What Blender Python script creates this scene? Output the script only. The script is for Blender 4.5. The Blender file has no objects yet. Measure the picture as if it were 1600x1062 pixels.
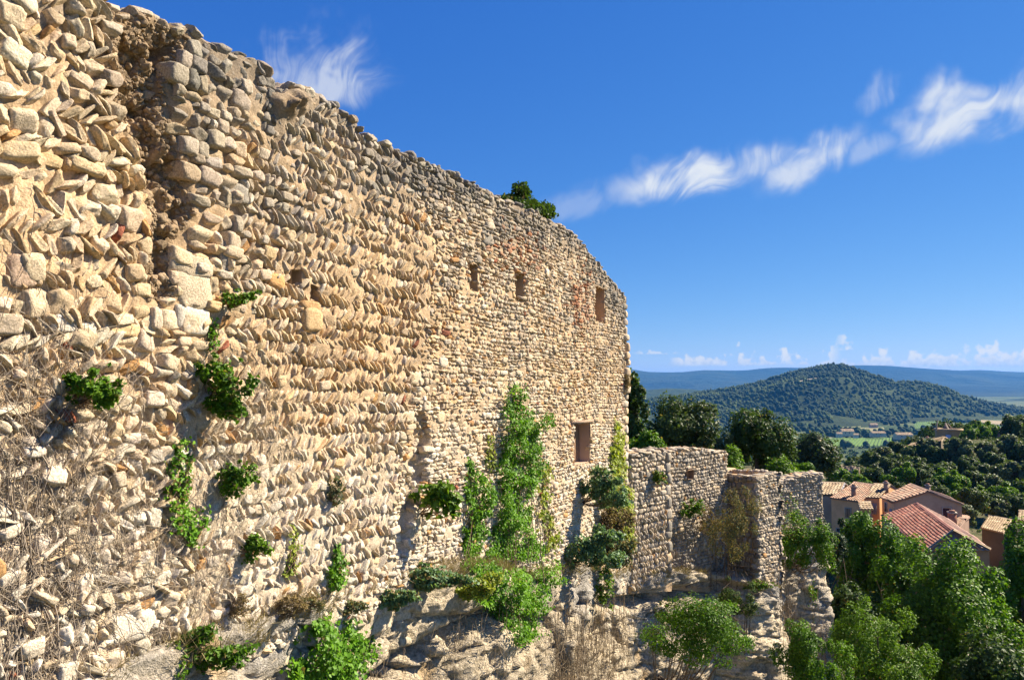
import bpy, math, bmesh
import numpy as np
from mathutils import Vector, Matrix
R = math.radians
rng = np.random.default_rng(7)
sc = bpy.context.scene; COL = sc.collection
# ------------------------------------------------------------------ camera
F = 1232.0; HOR = 597.0; CZ = 24.0; HAZE = 4.2e-5; EXPO = 1.34; SKYK = 2.0 ** (1.0 - EXPO)
PITCH = math.atan((HOR - 531) / F)
cd = bpy.data.cameras.new('camera'); cam = bpy.data.objects.new('camera', cd); COL.objects.link(cam)
cam.location = (0, 0, CZ); cam.rotation_euler = (math.pi / 2 + PITCH, 0, 0)
cd.sensor_width = 36; cd.lens = 36 * F / 1600; cd.clip_start = 0.1; cd.clip_end = 60000
sc.camera = cam
CAM = np.array([0, 0, CZ]); UP = np.array([0, -math.sin(PITCH), math.cos(PITCH)]); FW = np.array([0, math.cos(PITCH), math.sin(PITCH)])
def ray(x, y):
    return np.array([(x - 800) / F, 0, 0]) + (531 - y) / F * UP + FW
def at(x, y, Y):
    d = ray(x, y); return CAM + d * (Y / d[1])
def atz(x, y, h):
    d = ray(x, y); return CAM + d * (h / d[2])
def project(P):
    r = P - CAM; z = r @ FW
    return 800 + F * r[..., 0] / z, 531 - F * (r @ UP) / z, z
# ------------------------------------------------------------------ light
SUN_AZ, SUN_EL = 70.0, 41.0
sd = Vector((math.sin(R(SUN_AZ)) * math.cos(R(SUN_EL)), math.cos(R(SUN_AZ)) * math.cos(R(SUN_EL)), math.sin(R(SUN_EL))))
sl = bpy.data.lights.new('sun', 'SUN'); sl.energy = 4.9; sl.angle = R(0.53); sl.color = (1.0, 0.885, 0.70)
so = bpy.data.objects.new('sun', sl); COL.objects.link(so); so.rotation_euler = sd.to_track_quat('Z', 'Y').to_euler(); so.location = (60, 20, 80)
sc.view_settings.view_transform = 'Standard'; sc.view_settings.look = 'None'
sc.view_settings.exposure = EXPO; sc.view_settings.gamma = 1.0
try:
    sc.cycles.use_denoising = True
    sc.cycles.max_bounces = 6; sc.cycles.transparent_max_bounces = 8; sc.cycles.volume_bounces = 0
except Exception: pass

class NT:
    """small helper for building node trees"""
    def __init__(s, tree): s.t = tree; s.n = tree.nodes; s.l = tree.links
    def node(s, typ, **kw):
        n = s.n.new(typ)
        for k, v in kw.items(): setattr(n, k, v)
        return n
    def put(s, sock, v):
        if isinstance(v, bpy.types.NodeSocket): s.l.new(v, sock)
        elif v is not None: sock.default_value = v
    def math(s, op, a, b=None, c=None, clamp=False):
        n = s.node('ShaderNodeMath', operation=op, use_clamp=clamp)
        s.put(n.inputs[0], a); s.put(n.inputs[1], b); s.put(n.inputs[2], c)
        return n.outputs[0]
    def step(s, v, a, b, lo=0.0, hi=1.0):
        n = s.node('ShaderNodeMapRange', interpolation_type='SMOOTHSTEP')
        s.put(n.inputs['Value'], v); s.put(n.inputs['From Min'], a); s.put(n.inputs['From Max'], b)
        s.put(n.inputs['To Min'], lo); s.put(n.inputs['To Max'], hi)
        return n.outputs[0]
    def noise(s, vec, scale, detail=4, rough=0.55, dist=0.0, dim='3D'):
        n = s.node('ShaderNodeTexNoise', noise_dimensions=dim)
        s.put(n.inputs['Vector'], vec); s.put(n.inputs['Scale'], scale); s.put(n.inputs['Detail'], detail)
        s.put(n.inputs['Roughness'], rough); s.put(n.inputs['Distortion'], dist)
        return n.outputs['Fac']
    def comb(s, x, y, z=0.0):
        n = s.node('ShaderNodeCombineXYZ'); s.put(n.inputs[0], x); s.put(n.inputs[1], y); s.put(n.inputs[2], z); return n.outputs[0]
    def mix(s, f, a, b, mode='MIX'):
        n = s.node('ShaderNodeMix', data_type='RGBA', blend_type=mode)
        s.put(n.inputs[0], f)
        for i, v in ((6, a), (7, b)):
            if not isinstance(v, bpy.types.NodeSocket) and len(v) == 3: v = (*v, 1)
            s.put(n.inputs[i], v)
        return n.outputs[2]

w = bpy.data.worlds.new('World'); sc.world = w; w.use_nodes = True
W = NT(w.node_tree); W.n.clear()
sky = W.node('ShaderNodeTexSky', sky_type='NISHITA', sun_disc=False)
sky.sun_elevation = R(SUN_EL); sky.sun_rotation = R(SUN_AZ); sky.altitude = 3000; sky.air_density = 1.0; sky.dust_density = 0.0; sky.ozone_density = 3.0
# the camera's contrasty blue: each channel of the sky gets a response curve of its own
sr = W.node('ShaderNodeSeparateColor'); W.l.new(sky.outputs[0], sr.inputs[0]); hs = W.node('ShaderNodeCombineColor')
for ch_, (mul, ref, po) in enumerate(((.73, 2.48, 1.32), (1.96, 4.23, .83), (4.28, 7.0, .42))):
    W.l.new(W.math('MULTIPLY', W.math('POWER', W.math('DIVIDE', sr.outputs[ch_], ref), po), mul * SKYK), hs.inputs[ch_])
tc = W.node('ShaderNodeTexCoord'); sp = W.node('ShaderNodeSeparateXYZ'); W.l.new(tc.outputs['Generated'], sp.inputs[0])
AZ = W.math('ARCTAN2', sp.outputs[0], sp.outputs[1]); EL = W.math('ARCSINE', sp.outputs[2])
def azel(x, y):
    d = ray(x, y); d = d / np.linalg.norm(d); return math.atan2(d[0], d[1]), math.asin(d[2])
def cirrus(x0, y0, x1, y1, half, seed, dens, warp=0.9, stretch=3.0):
    """a streak of fibrous ice cloud between two directions of the sky"""
    a0, e0 = azel(x0, y0); a1, e1 = azel(x1, y1); ca, ce = (a0 + a1) / 2, (e0 + e1) / 2
    L = math.hypot(a1 - a0, e1 - e0) / 2; th = math.atan2(e1 - e0, a1 - a0); hw = half / F
    da = W.math('SUBTRACT', AZ, ca); de = W.math('SUBTRACT', EL, ce)
    u = W.math('ADD', W.math('MULTIPLY', da, math.cos(th) / L), W.math('MULTIPLY', de, math.sin(th) / L))
    v = W.math('ADD', W.math('MULTIPLY', da, -math.sin(th) / hw), W.math('MULTIPLY', de, math.cos(th) / hw))
    u0, v0 = u, v
    base = W.comb(W.math('MULTIPLY', u, L * 14), W.math('MULTIPLY', v, hw * 14), seed)
    n1 = W.math('SUBTRACT', W.noise(base, 1.0, 2), 0.5); n2 = W.math('SUBTRACT', W.noise(base, 1.5, 3, 0.5), 0.5)
    u = W.math('ADD', u, W.math('MULTIPLY', n1, warp * 1.2)); v = W.math('ADD', v, W.math('MULTIPLY', n2, warp * 2.2))
    e = W.math('ADD', W.math('MULTIPLY', u, u), W.math('MULTIPLY', v, v))
    # ice fibres: fine threads combed by the wind, curling up and to the left at the upper edge
    sw = W.math('SUBTRACT', W.noise(base, .9, 2, .4), .5); sx = W.math('SUBTRACT', W.noise(base, .55, 2, .4), .5)
    cu = W.math('ADD', W.math('MULTIPLY', u0, L * 5), W.math('MULTIPLY', v0, hw * 10)); cv = W.math('ADD', W.math('MULTIPLY', v0, hw * 15), W.math('MULTIPLY', u0, L * -12))
    cv = W.math('ADD', W.math('ADD', cv, W.math('MULTIPLY', sw, 1.6)), W.math('MULTIPLY', sx, 2.4)); cu = W.math('ADD', cu, W.math('MULTIPLY', sx, 1.2))
    fib = W.noise(W.comb(cu, W.math('MULTIPLY', cv, stretch * .6), seed + 3), 1.0, 5, 0.5, 0.25)
    fin = W.noise(W.comb(W.math('MULTIPLY', cu, 1.6), W.math('MULTIPLY', cv, stretch * 2.0), seed + 8), 1.0, 5, 0.55)
    body = W.math('EXPONENT', W.math('MULTIPLY', e, -1.5))
    up = W.math('EXPONENT', W.math('MULTIPLY', W.math('MULTIPLY', v0, v0), W.step(v0, -.3, .3, -2.2, -.45)))
    f = W.math('ADD', W.math('MULTIPLY', W.step(fib, .28, .78), .80), W.math('MULTIPLY', W.step(fin, .25, .8), .20))
    d = W.math('MULTIPLY', W.math('MULTIPLY', body, up), W.math('ADD', .25, W.math('MULTIPLY', f, 1.1)))
    d = W.math('MULTIPLY', W.step(d, .06, .80), W.step(v0, -1.45, -.5))
    return W.math('MULTIPLY', d, dens, clamp=True)
parts = [cirrus(950, 300, 1240, 250, 44, 1.3, 1.0), cirrus(1175, 296, 1350, 218, 46, 5.1, .78, 1.2), cirrus(1375, 224, 1640, 142, 58, 9.7, .92, 1.1), cirrus(1290, 262, 1420, 208, 26, 33.0, .35),
         cirrus(380, 165, 615, 95, 78, 13.2, .66, 1.3), cirrus(780, 342, 1010, 300, 34, 21.0, .25), cirrus(1350, 185, 1425, 105, 28, 25.0, .28, 1.4)]
m = parts[0]
for p in parts[1:]: m = W.math('MAXIMUM', m, p)
# heaped clouds low on the horizon
def cumulus(x0, x1, ybase, ytop, seed, thr):
    a0, eb = azel((x0 + x1) / 2, ybase); _, et = azel((x0 + x1) / 2, ytop); al, _ = azel(x0, ybase); ar, _ = azel(x1, ybase)
    q = W.math('DIVIDE', W.math('SUBTRACT', EL, eb), et - eb)
    big = W.noise(W.comb(W.math('MULTIPLY', AZ, 40), W.math('MULTIPLY', EL, 30), seed), 1.0, 2)
    fine = W.noise(W.comb(W.math('MULTIPLY', AZ, 110), W.math('MULTIPLY', EL, 130), seed + 2), 1.3, 6, 0.6)
    hgt = W.math('ADD', W.math('MULTIPLY', W.math('SUBTRACT', big, thr), 5.5), W.math('MULTIPLY', W.math('SUBTRACT', fine, 0.5), 1.6))
    d = W.step(W.math('SUBTRACT', hgt, q), -0.05, 0.42)
    d = W.math('MULTIPLY', d, W.step(q, -0.12, 0.16))
    d = W.math('MULTIPLY', d, W.math('MULTIPLY', W.step(AZ, al, al + 0.02), W.step(AZ, ar + 0.02, ar)))
    return W.math('MULTIPLY', d, 0.9), W.math('ADD', W.math('MULTIPLY', q, 0.5), W.math('MULTIPLY', fine, 0.9))
c1, sh1 = cumulus(1040, 1290, 571, 549, 3.0, 0.38)
c2, sh2 = cumulus(1300, 1760, 574, 548, 7.4, 0.31)
c3, _ = cumulus(985, 1040, 553, 544, 11.0, 0.40)
CL = W.node('ShaderNodeRGB'); CL.outputs[0].default_value = (3.9 * SKYK, 4.15 * SKYK, 4.5 * SKYK, 1)
CW = W.mix(W.step(sh2, 0.25, 0.9), (2.5 * SKYK, 3.05 * SKYK, 3.9 * SKYK), (4.3 * SKYK, 4.3 * SKYK, 4.3 * SKYK))
out = W.mix(m, hs.outputs[0], CL.outputs[0])
out = W.mix(W.math('MAXIMUM', W.math('MAXIMUM', c1, c2), W.math('MULTIPLY', c3, .7)), out, CW)
bg = W.node('ShaderNodeBackground'); W.l.new(out, bg.inputs['Color']); bg.inputs['Strength'].default_value = 0.10
wo = W.node('ShaderNodeOutputWorld'); W.l.new(bg.outputs[0], wo.inputs['Surface'])

# ------------------------------------------------------------------ helpers
def _h(ix, iy, iz, s):
    n = (ix * 374761393 + iy * 668265263 + iz * 2147483647 + s * 1274126177) & 0xFFFFFFFF
    n = ((n ^ (n >> 13)) * 1274126177) & 0xFFFFFFFF
    n = ((n ^ (n >> 16)) * 2246822519) & 0xFFFFFFFF
    return ((n ^ (n >> 15)) & 0xFFFF) / 32767.5 - 1.0
def vnoise(p, s=0):
    p = np.asarray(p, float); i = np.floor(p).astype(np.int64); f = p - i; u = f * f * f * (f * (f * 6 - 15) + 10)
    x, y, z = i[..., 0], i[..., 1], i[..., 2]; r = 0
    for dx in (0, 1):
        wx = u[..., 0] if dx else 1 - u[..., 0]
        for dy in (0, 1):
            wy = u[..., 1] if dy else 1 - u[..., 1]
            for dz in (0, 1):
                wz = u[..., 2] if dz else 1 - u[..., 2]
                r = r + wx * wy * wz * _h(x + dx, y + dy, z + dz, s)
    return r
def fbm(p, o=4, s=0, g=0.5):
    p = np.asarray(p, float); a = 1.0; r = 0
    for k in range(o):
        r = r + a * vnoise(p * 2.03 ** k + 17.3 * k, s + k); a *= g
    return r
def v3(a, b, c=0.0):
    a, b = np.broadcast_arrays(np.asarray(a, float), np.asarray(b, float)); return np.stack([a, b, np.zeros_like(a) + c], -1)
def worley(x, y, s=0):
    x, y = np.broadcast_arrays(np.asarray(x, float), np.asarray(y, float)); ix, iy = np.floor(x).astype(np.int64), np.floor(y).astype(np.int64); d1 = np.full(x.shape, 9.); d2 = d1.copy(); cid = np.zeros(x.shape)
    for dx in (-1, 0, 1):
        for dy in (-1, 0, 1):
            cx, cy = ix + dx, iy + dy; px_ = cx + .5 + .45 * _h(cx, cy, cx * 0, s); py_ = cy + .5 + .45 * _h(cx, cy, cx * 0 + 1, s); d = np.hypot(x - px_, y - py_); c = d < d1
            d2 = np.where(c, d1, np.minimum(d2, d)); cid = np.where(c, _h(cx, cy, cx * 0 + 2, s), cid); d1 = np.where(c, d, d1)
    return d1, d2 - d1, cid
def sst(a, b, x):
    t = np.clip((np.asarray(x, float) - a) / (b - a), 0, 1); return t * t * (3 - 2 * t)
def mk(name, V, Fs, mat, parent=None, col=None, smooth=False, org=None):
    """one mesh object from arrays of triangles and quads"""
    V = np.asarray(V, float).reshape(-1, 3)
    if not isinstance(Fs, (list, tuple)): Fs = [Fs]
    Fs = [np.asarray(f, np.int32) for f in Fs if len(f)]
    if org is None: org = np.array(parent.matrix_world.translation) if False else (np.array(parent['_o']) if parent is not None else V.mean(0))
    org = np.asarray(org, float)
    me = bpy.data.meshes.new(name); me.vertices.add(len(V)); me.vertices.foreach_set('co', (V - org).astype(np.float32).ravel())
    tot = sum(f.size for f in Fs); nf = sum(len(f) for f in Fs)
    me.loops.add(tot); me.polygons.add(nf)
    me.loops.foreach_set('vertex_index', np.concatenate([f.ravel() for f in Fs]))
    sizes = np.concatenate([np.full(len(f), f.shape[1], np.int32) for f in Fs])
    me.polygons.foreach_set('loop_start', np.concatenate([[0], np.cumsum(sizes)[:-1]]).astype(np.int32))
    if smooth: me.polygons.foreach_set('use_smooth', np.ones(nf, bool))
    if col is not None:
        at_ = me.attributes.new('Col', 'FLOAT_COLOR', 'POINT'); c = np.ones((len(V), 4), np.float32); c[:, :3] = col; at_.data.foreach_set('color', c.ravel())
    me.update(calc_edges=True); me.validate()
    me.materials.append(mat)
    o = bpy.data.objects.new(name, me); COL.objects.link(o)
    if parent is not None:
        o.parent = parent; o.location = org - np.array(parent['_o'])
    else: o.location = org
    o['_o'] = [float(x) for x in org]
    return o
def tag(o, label=None, cat=None, group=None, kind=None):
    if label: o['label'] = label
    if cat: o['category'] = cat
    if group: o['group'] = group
    if kind: o['kind'] = kind
    return o
def thing(name, label, cat, loc, group=None):
    o = bpy.data.objects.new(name, None); COL.objects.link(o); o.location = [float(x) for x in loc]; o['_o'] = [float(x) for x in loc]
    o.empty_display_size = 0.3
    return tag(o, label, cat, group, 'thing')
def dup(root, loc, rz=0.0, s=1.0, label=None, group=None):
    def cp(o, par):
        c = o.copy(); COL.objects.link(c); c.parent = par
        for ch in list(o.children): cp(ch, c)
        return c
    r = cp(root, None); r.location = [float(x) for x in loc]; r.rotation_euler = (0, 0, rz); r.scale = (s, s, s) if np.isscalar(s) else s
    if label: r['label'] = label
    if group: r['group'] = group
    return r
def gridfaces(nr, nc, wrap=False):
    i, j = np.meshgrid(np.arange(nr - 1), np.arange(nc if wrap else nc - 1), indexing='ij'); j2 = (j + 1) % nc
    return np.stack([i * nc + j, i * nc + j2, (i + 1) * nc + j2, (i + 1) * nc + j], -1).reshape(-1, 4)
class MB:
    """collects arrays into one mesh"""
    def __init__(s): s.V = []; s.T = []; s.Q = []; s.C = []; s.n = 0
    def add(s, V, F, col=(1, 1, 1)):
        V = np.asarray(V, float).reshape(-1, 3); F = np.asarray(F, np.int64)
        (s.Q if F.shape[1] == 4 else s.T).append(F + s.n); s.V.append(V); s.n += len(V)
        c = np.empty((len(V), 3)); c[:] = col; s.C.append(c); return s
    def box(s, c, size, rz=0.0, col=(1, 1, 1)):
        p = np.array([[x, y, z] for x in (-.5, .5) for y in (-.5, .5) for z in (-.5, .5)]) * size
        ca, sa = math.cos(rz), math.sin(rz); p = np.stack([p[:, 0] * ca - p[:, 1] * sa, p[:, 0] * sa + p[:, 1] * ca, p[:, 2]], -1) + c
        return s.add(p, [[0, 1, 3, 2], [4, 6, 7, 5], [0, 4, 5, 1], [2, 3, 7, 6], [0, 2, 6, 4], [1, 5, 7, 3]], col)
    def tube(s, P, rad, sides=6, col=(1, 1, 1)):
        P = np.asarray(P, float); n = len(P); rad = np.broadcast_to(rad, (n,))
        T = np.gradient(P, axis=0); T /= np.linalg.norm(T, axis=1, keepdims=True) + 1e-9
        ref = np.where(np.abs(T[:, 2:3]) > .9, [[1., 0, 0]], [[0, 0, 1.]]); A = np.cross(T, ref); A /= np.linalg.norm(A, axis=1, keepdims=True) + 1e-9; B = np.cross(T, A)
        a = np.arange(sides) * 2 * math.pi / sides
        V = P[:, None] + rad[:, None, None] * (np.cos(a)[None, :, None] * A[:, None] + np.sin(a)[None, :, None] * B[:, None])
        return s.add(V, gridfaces(n, sides, True), col)
    def build(s, name, mat, parent=None, smooth=False, org=None, out=None, up=False):
        Fs = []
        if out is not None or up:
            VV = np.concatenate(s.V)
            for L in (s.T, s.Q):
                for i, f in enumerate(L):
                    nn = np.cross(VV[f[:, 1]] - VV[f[:, 0]], VV[f[:, -1]] - VV[f[:, 0]]); w_ = nn[:, 2] < 0 if up else (nn * (VV[f].mean(1) - out)).sum(1) < 0
                    L[i] = np.where(w_[:, None], f[:, ::-1], f)
        if s.T: Fs.append(np.concatenate(s.T))
        if s.Q: Fs.append(np.concatenate(s.Q))
        return mk(name, np.concatenate(s.V), Fs, mat, parent, np.concatenate(s.C), smooth, org)

# ------------------------------------------------------------------ materials
def material(name, rough=0.9, spec=0.25):
    mt = bpy.data.materials.new(name); mt.use_nodes = True; N = NT(mt.node_tree)
    b = N.n['Principled BSDF']; b.inputs['Roughness'].default_value = rough; b.inputs['Specular IOR Level'].default_value = spec
    return mt, N, b
def attr(N):
    return N.node('ShaderNodeAttribute', attribute_name='Col').outputs['Color']
def objvec(N): return N.node('ShaderNodeNewGeometry').outputs['Position']
def stone_mat(name, fine=38.0, bump=0.02, lichen=0.22, var=0.50):
    mt, N, b = material(name, 0.93, 0.15); P = objvec(N)
    n1 = N.noise(P, fine, 6, 0.65); n2 = N.noise(P, fine * .2, 4, 0.6); n3 = N.noise(P, fine * .55, 3, 0.5)
    c = attr(N)
    c = N.mix(N.step(n1, .25, .8), N.mix(1, c, (1 - var, 1 - var * 1.02, 1 - var * 1.1), 'MULTIPLY'), N.mix(1, c, (1 + var * .5, 1 + var * .5, 1 + var * .55), 'MULTIPLY'))
    c = N.mix(N.math('MULTIPLY', N.step(n2, .56, .72), lichen), c, (.25, .215, .17))
    c = N.mix(N.math('MULTIPLY', N.step(n3, .62, .74), .35), c, (.62, .55, .45))
    N.put(b.inputs['Base Color'], c)
    bp = N.node('ShaderNodeBump'); bp.inputs['Strength'].default_value = 1.0; bp.inputs['Distance'].default_value = bump
    N.put(bp.inputs['Height'], N.math('ADD', N.math('MULTIPLY', n1, 1.0), N.math('MULTIPLY', N.noise(P, fine * 3.2, 4), .45))); N.l.new(bp.outputs[0], b.inputs['Normal'])
    return mt
M = {}
M['stone'] = stone_mat('limestone_rubble'); M['mortar'] = stone_mat('lime_mortar', 30, 0.02, .25, .4)
M['rock'] = stone_mat('limestone_cliff', 13.0, 0.10, .5, .55)
def leaf_mat(name, trans=0.35, gloss=.3, rough=.45):
    mt, N, b = material(name, rough, gloss); c = attr(N); N.put(b.inputs['Base Color'], c)
    tr = N.node('ShaderNodeBsdfTranslucent'); N.put(tr.inputs[0], N.mix(1, c, (1.5, 1.55, .6), 'MULTIPLY'))
    mx = N.node('ShaderNodeMixShader'); mx.inputs[0].default_value = trans; N.l.new(b.outputs[0], mx.inputs[1]); N.l.new(tr.outputs[0], mx.inputs[2])
    N.l.new(mx.outputs[0], N.n['Material Output'].inputs['Surface']); return mt
M['leaf'] = leaf_mat('leaf', .30, .22, .5); M['dull_leaf'] = leaf_mat('dull_leaf', .18, .12, .7); M['dry'] = leaf_mat('dry_stem', .1, .1, .85)
def plain(name, rough=.9, scale=6.0, var=.25, bump=.01, spec=.2):
    mt, N, b = material(name, rough, spec); P = objvec(N); n = N.noise(P, scale, 6, .65); c = attr(N)
    big = N.noise(P, scale * .17, 4)
    c = N.mix(n, N.mix(1, c, (1 - var,) * 3, 'MULTIPLY'), N.mix(1, c, (1 + var,) * 3, 'MULTIPLY'))
    c = N.mix(N.step(big, .35, .75), c, N.mix(1, c, (.78, .76, .74), 'MULTIPLY'))
    N.put(b.inputs['Base Color'], c)
    bp = N.node('ShaderNodeBump'); bp.inputs['Distance'].default_value = bump; N.put(bp.inputs['Height'], n); N.l.new(bp.outputs[0], b.inputs['Normal'])
    return mt
M['bark'] = plain('bark', .95, 14, .4, .03); M['plaster'] = plain('render_plaster', .92, 3.0, .2, .01); M['tile'] = plain('clay_tile', .88, 5.0, .3, .01)
M['wood'] = plain('painted_wood', .7, 9, .2, .005); M['far'] = plain('far_foliage', .95, .12, .35, .5)
M['glass'] = material('window_glass', .08, .6)[0]; M['glass'].node_tree.nodes['Principled BSDF'].inputs['Base Color'].default_value = (.03, .04, .05, 1)
def soil(name, cols, scale):
    mt, N, b = material(name, .95, .1); P = objvec(N); n = N.noise(P, scale, 8, .65); n2 = N.noise(P, scale * .13, 4)
    c = N.mix(N.step(n, .35, .65), cols[0], cols[1]); c = N.mix(N.step(n2, .45, .62), c, cols[2]); N.put(b.inputs['Base Color'], c)
    bp = N.node('ShaderNodeBump'); bp.inputs['Distance'].default_value = .3 / scale; N.put(bp.inputs['Height'], n); N.l.new(bp.outputs[0], b.inputs['Normal'])
    return mt
M['soil'] = soil('scrub_soil', [(.07, .08, .03), (.16, .13, .075), (.05, .065, .022)], .5)
M['plain'] = soil('valley_floor', [(.07, .11, .035), (.15, .15, .07), (.05, .08, .03)], .012)
M['hill'] = soil('hill_soil', [(.025, .042, .015), (.045, .062, .02), (.02, .034, .013)], .02)
M['range'] = soil('range_soil', [(.018, .035, .022), (.04, .055, .03), (.014, .026, .018)], .0022)
# ------------------------------------------------------------------ ruined castle wall
class Fr:
    """a vertical wall plane: t along it, h height relative to the eye, o outwards"""
    def __init__(s, o2, a): s.o = np.array([o2[0], o2[1], 0.0]); s.d = np.array([math.sin(a), math.cos(a), 0]); s.n = np.array([math.cos(a), -math.sin(a), 0])
    def P(s, t, h, o=0.0):
        t, h, o = np.broadcast_arrays(np.asarray(t, float), np.asarray(h, float), np.asarray(o, float))
        return s.o + t[..., None] * s.d + o[..., None] * s.n + (h[..., None] + CZ) * np.array([0, 0, 1.0])
    def inv(s, x, y):
        r = ray(x, y); k = ((s.o - np.array([0, 0, 0])) @ s.n) / (r @ s.n); p = r * k
        return (p - s.o) @ s.d, p[2]
    def pts(s, L): return np.array([s.inv(x, y) for x, y in L])
D = 9.0; A1 = R(26)
U = Fr((-D * math.cos(A1), D * math.sin(A1)), A1)
TOPPX = [(-330, -300), (-120, -150), (0, -75), (90, -30), (130, -16), (160, 2), (172, 14), (180, 22), (215, 20), (255, 34), (300, 50), (330, 72), (395, 97), (416, 112), (423, 150), (432, 150), (442, 140), (470, 135), (500, 150), (545, 180), (570, 212), (608, 226), (617, 247), (626, 237), (680, 262), (720, 280), (790, 315), (850, 340), (890, 362), (905, 377), (940, 420), (975, 462)]
TP = U.pts(TOPPX); T_END = U.inv(979, 600)[0]
def utop(t): return np.interp(t, TP[:, 0], TP[:, 1])
BASEPX = [(-330, 1500), (-100, 1180), (120, 1085), (200, 1050), (380, 985), (470, 950), (560, 935), (620, 908), (720, 888), (870, 890), (985, 893)]
BP = U.pts(BASEPX)
def ubase(t): return np.interp(t, BP[:, 0], BP[:, 1])
T0 = TP[0, 0]
def cube_variants(nv, n, seed, k=8.0, clip=(.52, .88), nclip=15, rough=.05):
    bm = bmesh.new(); bmesh.ops.create_cube(bm, size=2); bmesh.ops.subdivide_edges(bm, edges=bm.edges[:], cuts=n - 1, use_grid_fill=True)
    bm.verts.ensure_lookup_table(); B = np.array([v.co[:] for v in bm.verts]); Q = np.array([[v.index for v in f.verts] for f in bm.faces]); bm.free()
    cen = B[Q].mean(1); Q = Q[~(cen[:, 2] < -.99)]
    B = np.tan(B * .72) / math.tan(.72)
    B = B / ((np.abs(B) ** k).sum(1, keepdims=True) ** (1 / k))
    r = np.random.default_rng(seed); out = []
    for i in range(nv):
        p = B.copy()
        for j in range(nclip):
            m = r.normal(size=3); m[2] = abs(m[2]) * .8; m /= np.linalg.norm(m); sup = (np.abs(m) ** (k / (k - 1))).sum() ** ((k - 1) / k)
            p -= m * np.maximum(p @ m - sup * r.uniform(*clip), 0)[:, None]
        nn = np.stack([vnoise(p * 1.7 + i * 9.1, 5 + c) + .5 * vnoise(p * 4.1 + i * 5.3, 9 + c) for c in range(3)], -1)
        out.append(p + nn * rough * 1.6)
    return np.array(out), Q
VAR = {('rough', 8): cube_variants(20, 8, 21, rough=.055), ('square', 8): cube_variants(14, 8, 23, 9.0, (.78, .97), 8, .04), ('slab', 8): cube_variants(20, 8, 25, 7.0, (.5, .88), 14, .055), ('rough', 6): cube_variants(20, 6, 1), ('rough', 4): cube_variants(20, 4, 2, rough=.045), ('square', 6): cube_variants(14, 6, 3, 9.0, (.78, .97), 8, .035), ('square', 4): cube_variants(10, 4, 4, 9.0, (.78, .97), 8, .03),
       ('slab', 6): cube_variants(20, 6, 5, 7.0, (.5, .88), 14, .05), ('slab', 4): cube_variants(20, 4, 6, 7.0, (.5, .88), 14, .045)}
CREAM, PALE, WARM, ORNG = np.array([.72, .58, .405]), np.array([.78, .69, .56]), np.array([.69, .485, .265]), np.array([.58, .33, .14])
GREY, DARK, RED = np.array([.36, .32, .265]), np.array([.20, .185, .165]), np.array([.36, .13, .075])
class Stones:
    def __init__(s): s.rows = []
    def add(s, t, h, o, a, b, c, rot=0., kind='rough', tilt=0., col=None, yaw=0.):
        s.rows.append((t, h, o, a, b, c, rot, tilt, yaw, kind, col))
    def emit(s, mb, fr, colfun, far_x=520, lodall=None):
        if not s.rows: return
        r = s.rows; A = np.array([q[:9] for q in r]); kinds = np.array([q[9] for q in r])
        W0 = fr.P(A[:, 0], A[:, 1], A[:, 2]); px, py, z = project(W0)
        cols = colfun(A[:, 0], A[:, 1], px, py)
        for i, q in enumerate(r):
            if q[10] is not None: cols[i] = q[10]
        lod = np.where(z < 12.5, 8, np.where(z < 18, 6, 4)) if lodall is None else np.full(len(r), lodall)
        for kd in set(kinds):
            for ld in (8, 6, 4):
                idx = np.where((kinds == kd) & (lod == ld))[0]
                if not len(idx): continue
                VV, Q = VAR[(kd, ld)]; vi = rng.integers(0, len(VV), len(idx))
                P = VV[vi].copy(); fl = rng.integers(0, 2, (len(idx), 1)) * 2 - 1; a = A[idx]
                P = P * (a[:, None, 3:6] / 2)
                P[:, :, 0] *= 1.0
                ca, sa = np.cos(a[:, 7])[:, None], np.sin(a[:, 7])[:, None]
                y, zz = P[:, :, 1] * ca - P[:, :, 2] * sa, P[:, :, 1] * sa + P[:, :, 2] * ca; P[:, :, 1], P[:, :, 2] = y, zz
                ca, sa = np.cos(a[:, 8])[:, None], np.sin(a[:, 8])[:, None]
                x, zz = P[:, :, 0] * ca + P[:, :, 2] * sa, -P[:, :, 0] * sa + P[:, :, 2] * ca; P[:, :, 0], P[:, :, 2] = x, zz
                ca, sa = np.cos(a[:, 6])[:, None], np.sin(a[:, 6])[:, None]
                x, y = P[:, :, 0] * ca - P[:, :, 1] * sa, P[:, :, 0] * sa + P[:, :, 1] * ca
                Wd = fr.P(a[:, 0:1] + x, a[:, 1:2] + y, a[:, 2:3] + P[:, :, 2])
                nv = VV.shape[1]; Fq = (Q[None] + (np.arange(len(idx)) * nv)[:, None, None]).reshape(-1, 4)
                mb.add(Wd.reshape(-1, 3), Fq, np.repeat(cols[idx], nv, 0))
def pip(poly, x, y):
    poly = np.asarray(poly, float); x = np.asarray(x, float); y = np.asarray(y, float); c = np.zeros(x.shape, bool); j = len(poly) - 1
    for i in range(len(poly)):
        xi, yi = poly[i]; xj, yj = poly[j]
        c ^= ((yi > y) != (yj > y)) & (x < (xj - xi) * (y - yi) / (yj - yi + 1e-12) + xi); j = i
    return c
pl = lambda L: (np.array([q[0] for q in L], float), np.array([q[1] for q in L], float))
EA_Y, EA_X = pl([(-400, 150), (0, 160), (60, 172), (130, 165), (200, 195), (330, 238), (420, 225), (500, 232), (560, 240), (700, 255), (1100, 280)])
JL_Y, JL_X = pl([(0, 270), (60, 296), (130, 262), (180, 262), (250, 290), (330, 306), (400, 268), (520, 272), (560, 285)])
JR_Y, JR_X = pl([(0, 420), (60, 405), (200, 392), (300, 376), (400, 368), (520, 335), (560, 325)])
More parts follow.
